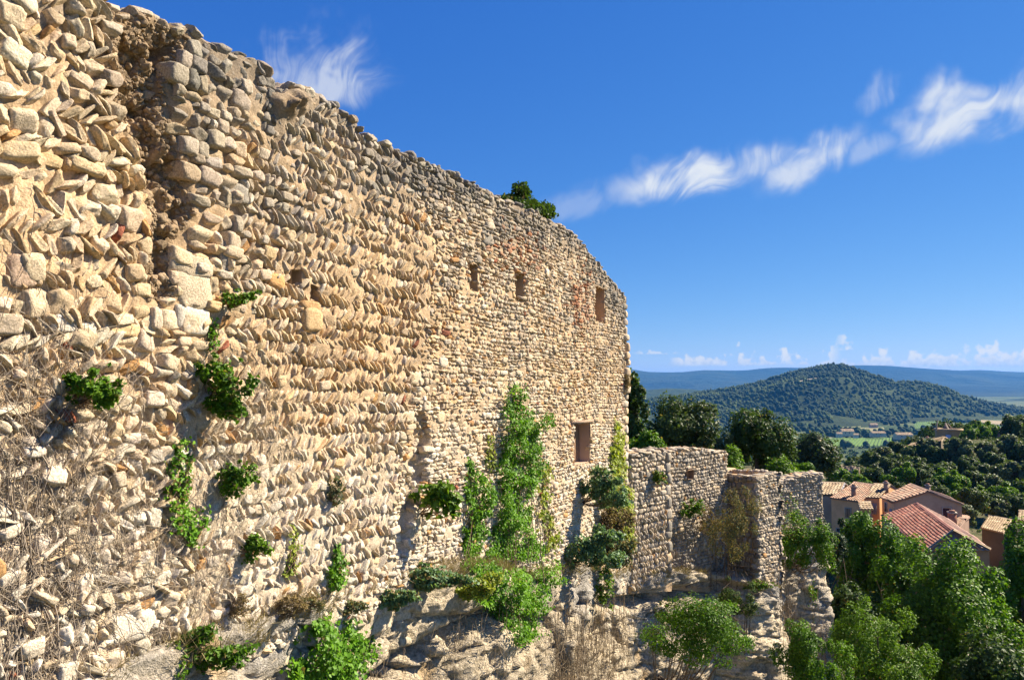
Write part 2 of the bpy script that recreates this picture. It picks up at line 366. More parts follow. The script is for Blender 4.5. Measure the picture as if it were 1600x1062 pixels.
HB_Y, HB_X = pl([(200, 612), (230, 616), (300, 650), (400, 678), (500, 668), (600, 648), (700, 626), (850, 606), (900, 590), (1000, 570)])
SEAM = [(655, 640), (668, 655), (672, 690), (664, 720), (668, 745), (650, 770), (640, 830), (632, 872), (618, 872), (622, 800), (632, 745), (628, 720), (640, 690), (648, 660)]
def zone(px, py):
    z = np.full(px.shape, 'R'); z[px < np.interp(py, HB_Y, HB_X)] = 'H'
    j = (py < 545) & (px < np.interp(py, JR_Y, JR_X)); z[j] = 'J'
    e = (py < 470) & (px < np.interp(py, JL_Y, JL_X)); z[e] = 'E'
    z[px < np.interp(py, EA_Y, EA_X)] = 'A'
    z[(z == 'H') & (py >= 545) & (px < 300)] = 'A'
    return z
# openings of the upper wall (pixel corners -> wall rectangle, depth)
def rect(fr, x0, y0, x1, y1):
    a = fr.inv(x0, (y0 + y1) / 2)[0]; b = fr.inv(x1, (y0 + y1) / 2)[0]; xm = (x0 + x1) / 2
    return a, b, fr.inv(xm, y1)[1], fr.inv(xm, y0)[1]
OPEN = {'doorway': (rect(U, 897, 661, 921, 724), .34), 'window': (rect(U, 929, 449, 944, 502), .40), 'loophole': (rect(U, 733, 413, 746, 453), .5), 'vent_slot': (rect(U, 806, 431, 817, 469), .5),
        'putlog_hole': (rect(U, 455, 421, 471, 446), .35), 'socket_hole': (rect(U, 485, 447, 497, 470), .35)}
def in_open(t, h, g=0.0, ops=OPEN):
    r = np.zeros(np.shape(t), bool)
    for (a, b, c, d), _ in ops.values(): r |= (t > a - g) & (t < b + g) & (h > c - g) & (h < d + g)
    return r
def base_off(px, py): return .10 * sst(225, 120, px)
def core_off(t, h):
    px, py, _ = project(U.P(t, h)); z = zone(px, py); p = v3(t, h)
    o = -.002 + .034 * fbm(p * 3.6, 5, 3, .65)
    ero = sst(0, 26, px - np.interp(py, EA_Y, EA_X)) * sst(0, 22, np.interp(py, JL_Y, JL_X) - px) * sst(490, 440, py)
    wk = worley(t * 3.6 + .3 * vnoise(p * 4, 3), h * 4.2 + .3 * vnoise(p * 4, 4), 6)
    ero = ero * sst(.02, .40, utop(t) - h)
    o = o - ero * (.17 + .13 * fbm(p * 1.7 + 4, 3, 8) + .10 * fbm(p * 6 + 1, 4, 18, .7) + .09 * wk[2] - .12 * (.45 - wk[0]))
    o = o - .15 * (pip(SEAM, px, py)) * (1 + .5 * fbm(p * 4, 3, 11))
    o = o - .05 * sst(330, 200, py) * sst(400, 650, px)
    o = o + base_off(px, py) - .06 * sst(.25, .8, fbm(p * 1.1, 3, 31))
    o = o + .34 * np.exp(-((px - 452) / 24) ** 2 - ((py - 160) / 18) ** 2) * (1 + .5 * fbm(p * 7, 3, 61))
    return o
upper = thing('castle_wall', 'tall ruined limestone castle wall with herringbone and rubble masonry rising above the cliff', 'ruined wall', U.P((T0 + T_END) / 2, -6.0))
tt = np.concatenate([np.arange(T0, -1, .10), np.arange(-1, 12, .045), np.arange(12, T_END, .06), [T_END]]); NR = 190
vv = np.linspace(0, 1, NR)[:, None]; hb, ht = ubase(tt) - .8, utop(tt) + .05 * vnoise(v3(tt * 5, tt * 0), 3)
HH = hb + (ht - hb) * vv; TT = np.broadcast_to(tt, HH.shape)
OO = core_off(TT, HH); G = U.P(TT, HH, OO); nr, nc = HH.shape
q = gridfaces(nr, nc)
fc_t = TT.ravel()[q].mean(1); fc_h = HH.ravel()[q].mean(1); q = q[~in_open(fc_t, fc_h)]
core = MB()
MORT = np.array([.565, .40, .24])
def mcol(t, h):
    n = fbm(v3(t, h) * 1.3, 4, 40)[..., None]; px, py, _ = project(U.P(t, h))
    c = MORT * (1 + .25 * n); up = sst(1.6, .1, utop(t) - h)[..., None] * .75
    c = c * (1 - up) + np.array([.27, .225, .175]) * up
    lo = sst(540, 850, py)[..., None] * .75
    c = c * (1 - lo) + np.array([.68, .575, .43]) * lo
    e_ = (sst(-10, 10, px - np.interp(py, EA_Y, EA_X)) * sst(-8, 14, np.interp(py, JL_Y, JL_X) - px) * sst(490, 430, py) + np.exp(-((px - 445) / 22) ** 2 - ((py - 162) / 16) ** 2))[..., None] * .8
    return c * (1 - e_) + np.array([.36, .25, .145]) * (1 + .3 * n) * e_
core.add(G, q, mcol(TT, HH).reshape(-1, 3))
# crest, back face and the far end of the wall body
ko = np.linspace(0, 1, 14)[:, None]; ct = np.broadcast_to(tt, (14, nc)); oo = OO[-1] * (1 - ko) - 1.05 * ko
hc = ht - .06 * ko + np.sin(ko * math.pi) * .10 + .12 * fbm(v3(ct * 2.3, oo * 4), 4, 50) * np.sin(np.clip(ko * 2, 0, 1) * math.pi / 2)
core.add(U.P(ct, hc, oo), gridfaces(14, nc), mcol(ct, ht + 0 * ct).reshape(-1, 3))
kb = np.linspace(0, 1, 12)[:, None]; bt = np.broadcast_to(tt, (12, nc)); bh = hc[-1] * (1 - kb) + hb * kb
core.add(U.P(bt, bh, -1.05 - .03 * fbm(v3(bt, bh) * 2, 3, 60) * np.sin(kb * math.pi)), gridfaces(12, nc), mcol(bt, bh).reshape(-1, 3))
ke = np.linspace(0, 1, 10)[:, None]; hv = HH[:, -1][None]; eo = OO[:, -1] * (1 - ke) - 1.05 * ke
core.add(U.P(np.full(eo.shape, T_END) + .03 * vnoise(v3(eo * 6, hv + 0 * eo)), np.broadcast_to(hv, eo.shape), eo), gridfaces(10, nr), (.45, .36, .25))
core.build('mortar_core', M['mortar'], upper, True)
def opening_box(mb, fr, rc, dep, col, back, arch=False):
    a, b, c, d = rc; n = 12
    s_ = np.linspace(0, 1, n); loop = [(a, c + (d - c) * k) for k in s_] + [(a + (b - a) * k, d + (.30 * (b - a) * math.sin(k * math.pi) if arch else 0)) for k in s_[1:]] + [(b, d - (d - c) * k) for k in s_[1:]] + [(b - (b - a) * k, c) for k in s_[1:-1]]
    L = np.array(loop); m = len(L); cen = L.mean(0); dd = np.linspace(.03, -dep, 8)
    V = np.stack([fr.P(L[:, 0] + .012 * vnoise(v3(L[:, 0] * 9, L[:, 1] * 9, x * 9)), L[:, 1] + .012 * vnoise(v3(L[:, 0] * 9, L[:, 1] * 9, x * 9 + 5)), x - .02) for x in dd])
    mb.add(V, gridfaces(8, m, True)[:, ::-1], col)
    k = np.linspace(0, 1, 8)[:, None, None]; B = L[None] * (1 - k) + cen * k
    mb.add(fr.P(B[..., 0], B[..., 1], -dep + .02 * fbm(v3(B[..., 0] * 5, B[..., 1] * 5), 3, 3)), gridfaces(8, m, True)[:, ::-1], back)
def add_open(name, fr, rc, dep, col, back, par, arch=False, lab=None):
    mb = MB(); opening_box(mb, fr, rc, dep, col, back, arch); o = mb.build(name, M['plaster'], par)
    if lab: o['label'] = lab
    return o
PLA = (.50, .35, .22)
door = add_open('doorway', U, OPEN['doorway'][0], .34, (.52, .37, .26), (.31, .20, .12), upper, lab='walled-up doorway with brown plaster in it')
a, b, c, d = OPEN['doorway'][0]
mb = MB(); P0 = U.P((a + b) / 2, d + .05, -.03); mb.box(P0, (b - a + .5, .2, .09), math.pi / 2 - A1, (.46, .33, .23)); 
mb.build('lintel', M['stone'], door)
win = add_open('window', U, OPEN['window'][0], .40, PLA, (.46, .29, .17), upper, True)
a, b, c, d = OPEN['window'][0]
mb = MB(); g = np.linspace(0, 1, 9); ga, gb = np.meshgrid(g, g)
for (x0, x1, y0, y1, oo_) in ((a - .62, a - .02, c - .05, d - .15, .035), (a - .75, b + .1, c - .95, c - .04, .02)):
    tw = x0 + (x1 - x0) * ga + .06 * vnoise(v3(ga * 0, gb * 4)) ; th_ = y0 + (y1 - y0) * gb + .08 * vnoise(v3(ga * 4, gb * 0 + 3))
    mb.add(U.P(tw, th_, oo_ * np.sin(np.clip(np.minimum(np.minimum(ga, 1 - ga), np.minimum(gb, 1 - gb)) * 8, 0, 1) * 1.57) - .015), gridfaces(9, 9), (.54, .39, .25))
mb.build('plaster_patch', M['plaster'], win)
for nm in ('loophole', 'vent_slot', 'putlog_hole', 'socket_hole'):
    add_open(nm, U, *OPEN[nm], (.36, .27, .18), (.22, .16, .10), upper)

def ucol(t, h, px, py):
    n = len(t); r = rng.random(n); dep = utop(t) - h; f = fbm(v3(t, h) * .8, 3, 70); f2 = fbm(v3(t, h) * 1.7, 3, 77)
    z = zone(px, py)
    c = CREAM * np.ones((n, 1)); k = lambda m_, C: c * (1 - m_[:, None]) + C * m_[:, None]
    c = k(np.clip(rng.normal(.2, .35, n) + sst(540, 850, py) * .75, 0, 1), PALE)
    warm = np.exp(-((px - 560) / 150) ** 2 - ((py - 520) / 150) ** 2) * .75 + np.exp(-((px - 40) / 190) ** 2 - ((py - 250) / 330) ** 2) * .45 + np.exp(-((px - 905) / 60) ** 2 - ((py - 560) / 150) ** 2) * .45 + np.exp(-((px - 300) / 80) ** 2 - ((py - 330) / 200) ** 2) * .3
    c = k(np.clip(rng.normal(.14, .3, n) + warm * .95 + .25 * f2, 0, 1), WARM)
    gr = 1.0 * sst(1.6, .05, dep) * (.75 + .5 * f2) + .35 * f + np.where(z == 'J', .55 * sst(420, 250, py), 0) + np.where(z == 'R', .28 * sst(640, 420, py) + .12, 0) - .25 * sst(520, 640, py) - np.where(z == 'A', .35, 0) * sst(200, 90, px) + .25 * ((z == 'H') & (py < 350))
    c = k(np.clip(gr * .8 - .06 + rng.normal(0, .20, n), 0, .96), GREY)
    c = k(np.clip((gr - .55) * .7 + rng.normal(-.1, .25, n), 0, .8), DARK)
    rr = rng.random(n) + 2. * (gr > .35); c[rr < .03] = ORNG; c[(rr > .996) & (rr < 1)] = RED
    bz = np.exp(-((px - 908) / 17) ** 2 - ((py - 468) / 45) ** 2) + .5 * np.exp(-((px - 800) / 40) ** 2 - ((py - 395) / 30) ** 2)
    c = k(np.clip((rng.random(n) < bz * .75) * rng.uniform(.5, 1, n), 0, 1), np.array([.46, .20, .10]))
    return c * rng.uniform(.80, 1.14, (n, 1)) * (1 + rng.normal(0, .012, (n, 3)))
S = Stones()
def okU(t, h, want):
    """keep only stones whose centre lies in the wanted kind of masonry"""
    if h > utop(t) - .03 or h < ubase(t) - .5 or t < T0 or t > T_END - .12: return None
    px, py, z = project(U.P(np.array([t]), np.array([h])))
    if in_open(t, h, .055) or pip(SEAM, px, py)[0]: return None
    zz = zone(px, py)[0]
    return (px[0], py[0], zz) if zz in want else None
# herringbone courses of the middle bay
h = -9.0; k = 0
while h < 6.2:
    ch = rng.uniform(.178, .215); t = -1.0 + rng.random() * .1; sgn = 1 if k % 2 else -1; ang0 = R(rng.uniform(50, 58)); flat = rng.random() < .05
    while t < 16:
        dt = rng.uniform(.088, .145); wv = .06 * math.sin(t * .7 + 1) + .045 * vnoise(np.array([[t * .9, h * .3, 2.]]), 4)[0]
        hh = h + wv + rng.normal(0, .012); r_ = okU(t, hh, 'H')
        if r_:
            px, py, _ = r_; mess = .05 + .5 * (py < 330) + .35 * (px < 430) + .3 * (py > 860); mess += .25 * max(0, vnoise(np.array([[t * .8, h * .9, 7.]]), 9)[0])
            if rng.random() < mess * .42:
                a_ = rng.uniform(.13, .30); S.add(t + a_ / 2 - .05, hh, rng.uniform(-.07, -.04), a_, ch * rng.uniform(.7, 1.05), .2, rng.normal(0, .2), 'rough' if rng.random() < .8 else 'square'); t += a_ * .85; continue
            a_ = ang0 + rng.normal(0, R(5 + 9 * mess)); L = ch / math.sin(a_) * rng.uniform(1.12, 1.4)
            S.add(t, hh, rng.uniform(-.075, -.025), L, dt * rng.uniform(.66, .95), .2, a_ * sgn if sgn > 0 else math.pi - a_, 'slab', rng.normal(0, .16), None, rng.normal(0, .2))
        t += dt
    h += ch; k += 1
# ragged, larger slabs of the near bay
h = -9.5; k = 0
while h < 6.4:
    ch = rng.uniform(.18, .29) * (1 if h > -.3 else .8); t = -9.0; sgn = 1 if k % 2 else -1; ang0 = R(rng.uniform(45, 62))
    while t < 8.5:
        dt = rng.uniform(.10, .175); wv = .16 * vnoise(np.array([[t * .6, h * .2, 5.]]), 14)[0]; hh = h + wv + rng.normal(0, .02); r_ = okU(t, hh, 'A')
        if r_:
            cl = vnoise(np.array([[t * .55, h * .6, 9.]]), 19)[0]
            if rng.random() < .24 + .4 * max(0, cl) - .08 * (r_[1] > 620):
                a_ = rng.uniform(.15, .40) * (1 if r_[1] < 600 else .75); S.add(t + a_ / 2 - .08, hh, rng.uniform(-.085, -.02), a_ * 1.15, ch * rng.uniform(.8, 1.3), .28, rng.normal(0, .22), 'rough' if rng.random() < .75 else 'square', rng.normal(0, .2), None, rng.normal(0, .2)); t += a_ * .82; continue
            a_ = ang0 + rng.normal(0, R(14)); L = ch / math.sin(a_) * rng.uniform(.95, 1.3)
            S.add(t, hh, rng.uniform(-.08, -.005), min(L * 1.12, .42), max(.08, dt * rng.uniform(.6, 1.0)), rng.uniform(.22, .28), a_ if sgn > 0 else math.pi - a_, 'slab', rng.normal(0, .16), None, rng.normal(0, .2))
        t += dt
    h += ch * .94; k += 1
# small coursed rubble of the far bay
def rubble(fr, S, t0, t1, h0, h1, ok, hmin=.058, hmax=.122, wmin=.08, wmax=.32, big=.02, prot=(-.068, -.02), seed=0, mess=.06):
    h = h0
    while h < h1:
        ch = rng.uniform(hmin, hmax); t = t0 + rng.random() * .1
        while t < t1:
            a_ = min(wmax, wmin + rng.exponential(.075)); hh = h + .09 * vnoise(np.array([[t * .45, h * .35, 3.]]), 24 + seed)[0] + .02 * vnoise(np.array([[t * 2.5, h, 3.]]), 25)[0]
            if ok(t + a_ / 2, hh):
                if rng.random() < big * .6: S.add(t + a_ / 2, hh, prot[1] - .03, rng.uniform(.24, .40), rng.uniform(.16, .26), .22, rng.normal(0, .12), 'rough' if rng.random() < .6 else 'square')
                elif rng.random() < .10: S.add(t + .04, hh, rng.uniform(*prot), ch * 1.25, rng.uniform(.06, .09), .2, R(rng.uniform(55, 120)), 'slab', rng.normal(0, .12)); a_ = .09
                else: S.add(t + a_ / 2, hh, rng.uniform(*prot), a_ * rng.uniform(1.0, 1.2), ch * rng.uniform(.95, 1.3), rng.uniform(.17, .21), rng.normal(0, mess * 1.5), 'rough' if rng.random() < .8 else 'square', rng.normal(0, .12), None, rng.normal(0, .12))
            t += a_
        h += ch
rubble(U, S, 7.0, T_END, -9.6, 5.6, lambda t, h: okU(t, h, 'R'))
rubble(U, S, -1.0, 15.0, -9.6, -4.0, lambda t, h: (okU(t, h, 'H') or (0, 0))[1] > 905, seed=3)
# large squared blocks of the ruined jamb, and lumps in the eroded core
h = .2
while h < 5.6:
    ch = rng.uniform(.11, .27); t = 0
    while t < 9:
        a_ = rng.uniform(.13, .38)
        if okU(t + a_ / 2, h, 'J'): S.add(t + a_ / 2, h, rng.uniform(-.115, -.06), a_ * rng.uniform(1.02, 1.2), ch * rng.uniform(1.0, 1.22), .36, rng.normal(0, .05), 'square' if rng.random() < .35 else 'rough', rng.normal(0, .12), None, rng.normal(0, .12))
        t += a_
    h += ch * .97
k = 0
while k < 70:
    u = rng.uniform((612, 640), (672, 872))
    if pip(SEAM, u[0:1], u[1:2])[0]:
        t, h = U.inv(*u); S.add(t, h, core_off(np.array([t]), np.array([h]))[0] - rng.uniform(.0, .07), rng.uniform(.12, .3), rng.uniform(.08, .18), .24, rng.normal(0, .3), 'rough'); k += 1
for _ in range(320):
    t, h = rng.uniform(1.5, 6.2), rng.uniform(.5, 5.3)
    if okU(t, h, 'E'): S.add(t, h, core_off(np.array([t]), np.array([h]))[0] - rng.uniform(.02, .08), rng.uniform(.08, .3), rng.uniform(.08, .2), .24, rng.normal(0, .5), 'rough', rng.normal(0, .3))
k = 0
while k < 1500:                                                     # crumbling rubble of the exposed core
    u = rng.uniform((160, 5), (345, 480))
    if zone(u[0:1], u[1:2])[0] != 'E' and not (425 < u[0] < 480 and 140 < u[1] < 185): continue
    t, h = U.inv(*u); k += 1
    if h > utop(t) - .02: continue
    s_ = rng.uniform(.03, .085) * (1.7 if rng.random() < .12 else 1); S.add(t, h, core_off(np.array([t]), np.array([h]))[0] - base_off(*u) - s_ * .2, s_ * rng.uniform(.9, 1.6), s_, s_ * 1.1, rng.normal(0, .8), 'rough', rng.normal(0, .4), np.array([.40, .29, .18]) * rng.uniform(.6, 1.35), rng.normal(0, .4))
# named single blocks seen in the photograph
def block(x, y, w_, h_, o=.02, col=None, kind='square', rot=0.0):
    t, hh = U.inv(x, y); s1 = U.inv(x + 1, y)[0] - t; s2 = hh - U.inv(x, y + 1)[1]; S.add(t, hh, o - .135, w_ * s1, h_ * s2, .32, rot, kind, 0., col)
for q_ in ((303, 455, 62, 58, .05, CREAM), (300, 500, 56, 46, .05, PALE), (297, 415, 66, 40, .06, CREAM * .9), (355, 398, 30, 44, .01, GREY), (352, 425, 26, 26, 0, GREY), (366, 300, 44, 30, .02, GREY * 1.1),
           (90, 505, 46, 30, .03, PALE * 1.05), (128, 515, 34, 26, .02, PALE), (180, 515, 74, 22, .03, WARM * 1.15), (96, 541, 18, 24, .0, RED * 1.0), (24, 425, 46, 52, .05, np.array([.56, .40, .28])), (200, 975, 80, 52, .05, PALE * 1.08), (122, 905, 26, 24, .03, PALE * 1.1),
           (486, 500, 28, 40, .07, np.array([.68, .47, .25])), (482, 478, 28, 16, .06, np.array([.62, .38, .18])), (432, 440, 26, 26, .02, ORNG * 1.3), (650, 590, 24, 22, .01, CREAM * 1.05), (672, 578, 20, 26, .0, CREAM), (761, 372, 18, 24, .02, GREY), (690, 780, 16, 18, .02, CREAM), (635, 650, 26, 20, .01, CREAM)):
    block(*q_)
# ragged stones along the crest
t = T0
while t < T_END - .2:
    px, _, _ = project(U.P(np.array([t]), np.array([utop(t)])))
    if not (175 < px[0] < 300) or rng.random() < .55:
        for o_ in (-.07, -.32, -.6, -.85):
            a_ = rng.uniform(.12, .36); S.add(t + rng.uniform(-.06, .06), utop(t) + rng.uniform(-.07, .05), o_ + rng.uniform(-.05, .05), a_, rng.uniform(.07, .19), rng.uniform(.2, .34), rng.normal(0, .15) + math.atan2(utop(t + .2) - utop(t - .2), .4) * .8, 'rough', rng.normal(0, .2))
    t += rng.uniform(.13, .22)
A_ = np.array([r_[:2] for r_ in S.rows]); bx, by, _ = project(U.P(A_[:, 0], A_[:, 1])); bo = base_off(bx, by)
S.rows = [(*r_[:2], r_[2] + b_, *r_[3:]) for r_, b_ in zip(S.rows, bo)]
mb = MB(); S.emit(mb, U, ucol); mb.build('masonry', M['stone'], upper)
NST = len(S.rows)
# corner blocks at the free end
h = ubase(T_END) + .3; k = 0
while h < utop(T_END) - .25:
    ch = rng.uniform(.24, .36); S = Stones(); wd = .5 if k % 2 else .3; px, py, _ = project(U.P(np.array([T_END]), np.array([h]))); out_ = .09 if 520 < py[0] < 610 else .02
    S.add(T_END - wd / 2 + out_ + .02, h, -.12 + out_, wd, ch * .95, .36, 0, 'square')
    mb = MB(); S.emit(mb, U, ucol, lodall=4); mb.build('quoin', M['stone'], upper); h += ch; k += 1

# ------------------------------------------------------------------ lower curtain walls, tower, far wall
A2 = R(45); E0 = U.P(T_END, 0, 0)
Lf = Fr((E0[0], E0[1]), A2)
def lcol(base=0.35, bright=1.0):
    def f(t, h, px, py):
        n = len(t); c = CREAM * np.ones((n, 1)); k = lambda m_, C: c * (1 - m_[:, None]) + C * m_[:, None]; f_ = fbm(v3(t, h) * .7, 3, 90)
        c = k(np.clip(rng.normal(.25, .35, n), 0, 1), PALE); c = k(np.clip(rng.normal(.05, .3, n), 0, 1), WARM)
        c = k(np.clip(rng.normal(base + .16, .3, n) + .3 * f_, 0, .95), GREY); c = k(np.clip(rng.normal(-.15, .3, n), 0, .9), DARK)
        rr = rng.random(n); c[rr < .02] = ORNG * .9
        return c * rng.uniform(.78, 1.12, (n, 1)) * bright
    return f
def wall_piece(name, lab, cat, fr, t0, t1, base, top, thick, ok=None, ops={}, off=lambda t, h: 0 * t, st=.07, rub={}, col=None, crest=True, extra=None, group=None, ends=True, front0=0.0):
    root = thing(name, lab, cat, fr.P((t0 + t1) / 2, base(t0)), group)
    tt = np.append(np.arange(t0, t1, st), t1); ht = top(tt); hb = base(tt) - .6; nr = max(8, int((ht - hb).max() / st)); vv = np.linspace(0, 1, nr)[:, None]
    HH = hb + (ht - hb) * vv; TT = np.broadcast_to(tt, HH.shape); OO = -.035 + .025 * fbm(v3(TT, HH) * 3.3, 4, 5) + off(TT, HH) + front0
    q = gridfaces(*HH.shape)
    if ops: q = q[~in_open(TT.ravel()[q].mean(1), HH.ravel()[q].mean(1), 0, ops)]
    m_ = MB(); cc = MORT * .95 * (1 + .2 * fbm(v3(TT, HH) * 1.4, 3, 6)[..., None]); m_.add(fr.P(TT, HH, OO), q, cc.reshape(-1, 3))
    ko = np.linspace(0, 1, 8)[:, None]; ct = np.broadcast_to(tt, (8, len(tt))); oo = OO[-1] * (1 - ko) + (front0 - thick) * ko
    hc = ht + .04 * np.sin(ko * 3.14) + .05 * fbm(v3(ct * 2, oo * 3), 3, 8); m_.add(fr.P(ct, hc, oo), gridfaces(8, len(tt)), MORT)
    kb = np.linspace(0, 1, 6)[:, None]; m_.add(fr.P(np.broadcast_to(tt, (6, len(tt))), hc[-1] * (1 - kb) + hb * kb, front0 - thick), gridfaces(6, len(tt)), MORT * .9)
    for e, sg in ((0, 1), (-1, -1)):
        oo = OO[:, e] * (1 - ko) + (front0 - thick) * ko; m_.add(fr.P(np.full(oo.shape, tt[e]), np.broadcast_to(HH[:, e], oo.shape), oo), gridfaces(8, nr)[:, ::sg], MORT * .95)
    m_.build('mortar_core', M['mortar'], root, True)
    S = Stones(); O_ = lambda t, h: h < top(t) - .03 and h > base(t) - .4 and t0 < t < t1 and not (ops and in_open(t, h, .05, ops)) and (ok is None or ok(t, h))
    rubble(fr, S, t0, t1, float(min(base(tt))) - .4, float(max(ht)), O_, **rub)
    if extra: extra(S)
    if crest:
        t = t0
        while t < t1:
            for o_ in np.arange(-.08, -thick, -.26): S.add(t, top(t) + rng.uniform(-.05, .04), o_, rng.uniform(.14, .36), rng.uniform(.08, .15), .3, rng.normal(0, .12), 'rough', rng.normal(0, .15))
            t += rng.uniform(.16, .26)
    for i, r_ in enumerate(S.rows): S.rows[i] = (r_[0], r_[1], r_[2] + float(off(np.array([r_[0]]), np.array([r_[1]]))[0]) + front0, *r_[3:])
    mb = MB(); S.emit(mb, fr, col or lcol(), lodall=4); mb.build('masonry', M['stone'], root)
    return root
tA, tB = Lf.inv(1045, 760)[0], Lf.inv(1140, 760)[0]
basePB = Lf.pts([(980, 900), (1043, 898), (1140, 905), (1180, 915), (1290, 905)])
lbase = lambda t: np.interp(t, basePB[:, 0], basePB[:, 1])
topLf = Lf.pts([(983, 709), (1010, 706), (1043, 704), (1100, 702), (1136, 707), (1142, 709)])
ltop = lambda t: np.interp(t, topLf[:, 0], topLf[:, 1])
def butt(S):
    h = lbase(tA) + .3; k = 0
    while h < ltop(tA) - .2:
        ch = rng.uniform(.3, .5); w_ = .42 if k % 2 else .28
        S.add(tA - w_ / 2 - .04, h, -.08, w_, ch * .95, .3, 0, 'square', 0, None if rng.random() < .2 else GREY * rng.uniform(.95, 1.15)); h += ch; k += 1
    h = lbase(1.) - .3; k = 0
    while h < -4.9:
        t = .1
        while t < tA - .4:
            dt = rng.uniform(.11, .17); a_ = R(rng.uniform(46, 66)); S.add(t, h + rng.normal(0, .02), rng.uniform(-.07, .0), .27, dt * .75, .22, a_ if k % 2 else math.pi - a_, 'slab', rng.normal(0, .15)); t += dt
        h += rng.uniform(.18, .22); k += 1
wall_piece('buttress_wall', 'rubble wall section with dressed grey corner blocks joining the tall wall end', 'ruined wall', Lf, .0, tA, lbase, ltop, .9, ok=lambda t, h: t < tA - .38 and h > -4.9, extra=butt, col=lcol(.30, 1.1), off=lambda t, h: .12 + 0 * t, rub=dict(hmin=.1, hmax=.2, wmin=.13, wmax=.4, big=.05))
OP2 = {'beam_hole': (rect(Lf, 1075, 734, 1084, 748), .4)}
lw = wall_piece('curtain_wall', 'lower stone curtain wall with a square beam hole and straight top', 'ruined wall', Lf, tA + .06, tB, lbase, ltop, .9, ops=OP2, col=lcol(.42), off=lambda t, h: -.10 - .35 * sst(-5.6, -6.6, h) * sst(tA + 2.2, tA + .4, t), rub=dict(hmin=.09, hmax=.17, wmin=.1, wmax=.3, big=.02))
add_open('beam_hole', Lf, *OP2['beam_hole'], (.3, .2, .13), (.2, .13, .09), lw)
# hollow tower standing proud of the wall
TW0, TW1 = tB + .02, tB + 2.15; TWH = -3.98
tower = thing('hollow_turret', 'square roofless stone turret projecting from the lower wall with one shaded face', 'turret', Lf.P(tB + 1, lbase(tB + 1), .5))
def slabwall(fr, t0, t1, h0, h1, rub, colf, S=None):
    S = Stones(); rubble(fr, S, t0, t1, h0, h1, lambda t, h: h < h1 - .02 and t < t1 - .02, **rub); m_ = MB(); S.emit(m_, fr, colf, lodall=4); return m_
hb_ = float(lbase(tB)) - .6; m_ = MB(); o1, o0, th = 1.22, -1.3, .42
def bodybox(t0, t1, oa, ob, h0, h1):
    c = Lf.P((t0 + t1) / 2, (h0 + h1) / 2, (oa + ob) / 2); m_.box(c, (abs(ob - oa), t1 - t0, h1 - h0), -A2, MORT * .9)
bodybox(TW0 + .06, TW1 - .06, o1 - th, o1 - .06, hb_, TWH); bodybox(TW0 + .06, TW1 - .06, o0, o0 + th, hb_, TWH + .05); bodybox(TW0 + .065, TW0 + th, o0 + th, o1 - th, hb_, TWH - .006); bodybox(TW1 - th, TW1 - .003, o0 + th, o1 - th, hb_, TWH - .006); bodybox(TW0 + th, TW1 - th, o0 + th, o1 - th, hb_, TWH - 1.6)
m_.build('tower_core', M['mortar'], tower)
side = Fr(Lf.P(TW0 - .0, 0, o0)[:2], A2 + math.pi / 2)      # shaded face: runs outwards from the wall
def face(fr, L, nm, rub, colf, o_=.0):
    m_ = slabwall(fr, 0, L, hb_, TWH, rub, colf); m_.build(nm, M['stone'], tower)
front = Fr(Lf.P(TW0, 0, o1)[:2], A2)
side = Fr(Lf.P(TW0, 0, o1)[:2], A2 + math.pi / 2)
side2 = Fr(Lf.P(TW0, 0, o0)[:2], A2 + math.pi / 2)
# the shaded face looks back along the wall: t runs from the wall outwards
class FrS(Fr):
    def __init__(s, o2, d, n): s.o = np.array([o2[0], o2[1], 0.]); s.d = d; s.n = n
sideF = FrS(Lf.P(TW0, 0, o0)[:2], Lf.n, -Lf.d); farF = FrS(Lf.P(TW1, 0, o0)[:2], Lf.n, Lf.d); inF = FrS(Lf.P(TW1 - th, 0, o0 + th)[:2], Lf.n, -Lf.d); inB = FrS(Lf.P(TW0 + th, 0, o0 + th)[:2], Lf.d, Lf.n)
bigr = dict(hmin=.14, hmax=.28, wmin=.22, wmax=.6, big=.0); smr = dict(hmin=.09, hmax=.17, wmin=.1, wmax=.3, big=.02)
m_ = slabwall(sideF, 0, o1 - o0, hb_, TWH, bigr, lcol(.6, .62)); m_.build('shaded_face', M['stone'], tower)  # shade painted into the stone: darker and greyer than the sunlit face
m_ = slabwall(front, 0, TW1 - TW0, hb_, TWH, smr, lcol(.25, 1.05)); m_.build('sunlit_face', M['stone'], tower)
m_ = MB(); S = Stones(); rubble(inF, S, 0, o1 - o0 - 2 * th, TWH - 1.6, TWH, lambda t, h: True, **smr); S.emit(m_, inF, lcol(.4), lodall=4)
S = Stones(); rubble(inB, S, 0, TW1 - TW0 - 2 * th, TWH - 1.6, TWH, lambda t, h: True, **smr); S.emit(m_, inB, lcol(.4), lodall=4)
S = Stones(); rubble(farF, S, 0, o1 - o0, hb_, TWH, lambda t, h: True, **smr); S.emit(m_, farF, lcol(.4), lodall=4); m_.build('inner_face', M['stone'], tower)
S = Stones()
for (ta, tb, oa, ob) in ((TW0, TW1, o1 - th, o1), (TW0, TW1, o0, o0 + th), (TW0, TW0 + th, o0, o1), (TW1 - th, TW1, o0, o1)):
    for _ in range(int((tb - ta) * (ob - oa) / .05)): S.add(rng.uniform(ta + .1, tb - .1), TWH - .03 + rng.uniform(-.02, .025), rng.uniform(oa + .1, ob - .1), rng.uniform(.18, .4), .09, rng.uniform(.2, .35), rng.normal(0, .04), 'rough', 0, None, rng.uniform(-.5, .5))
mb = MB(); S.emit(mb, Lf, lcol(.55), lodall=4); mb.build('coping', M['stone'], tower)
Ff = Fr((12.4, 39.35), R(64)); tC = 0.0; tD = Ff.inv(1286, 770)[0]; fbase = lambda t: -8.6 + 0 * t
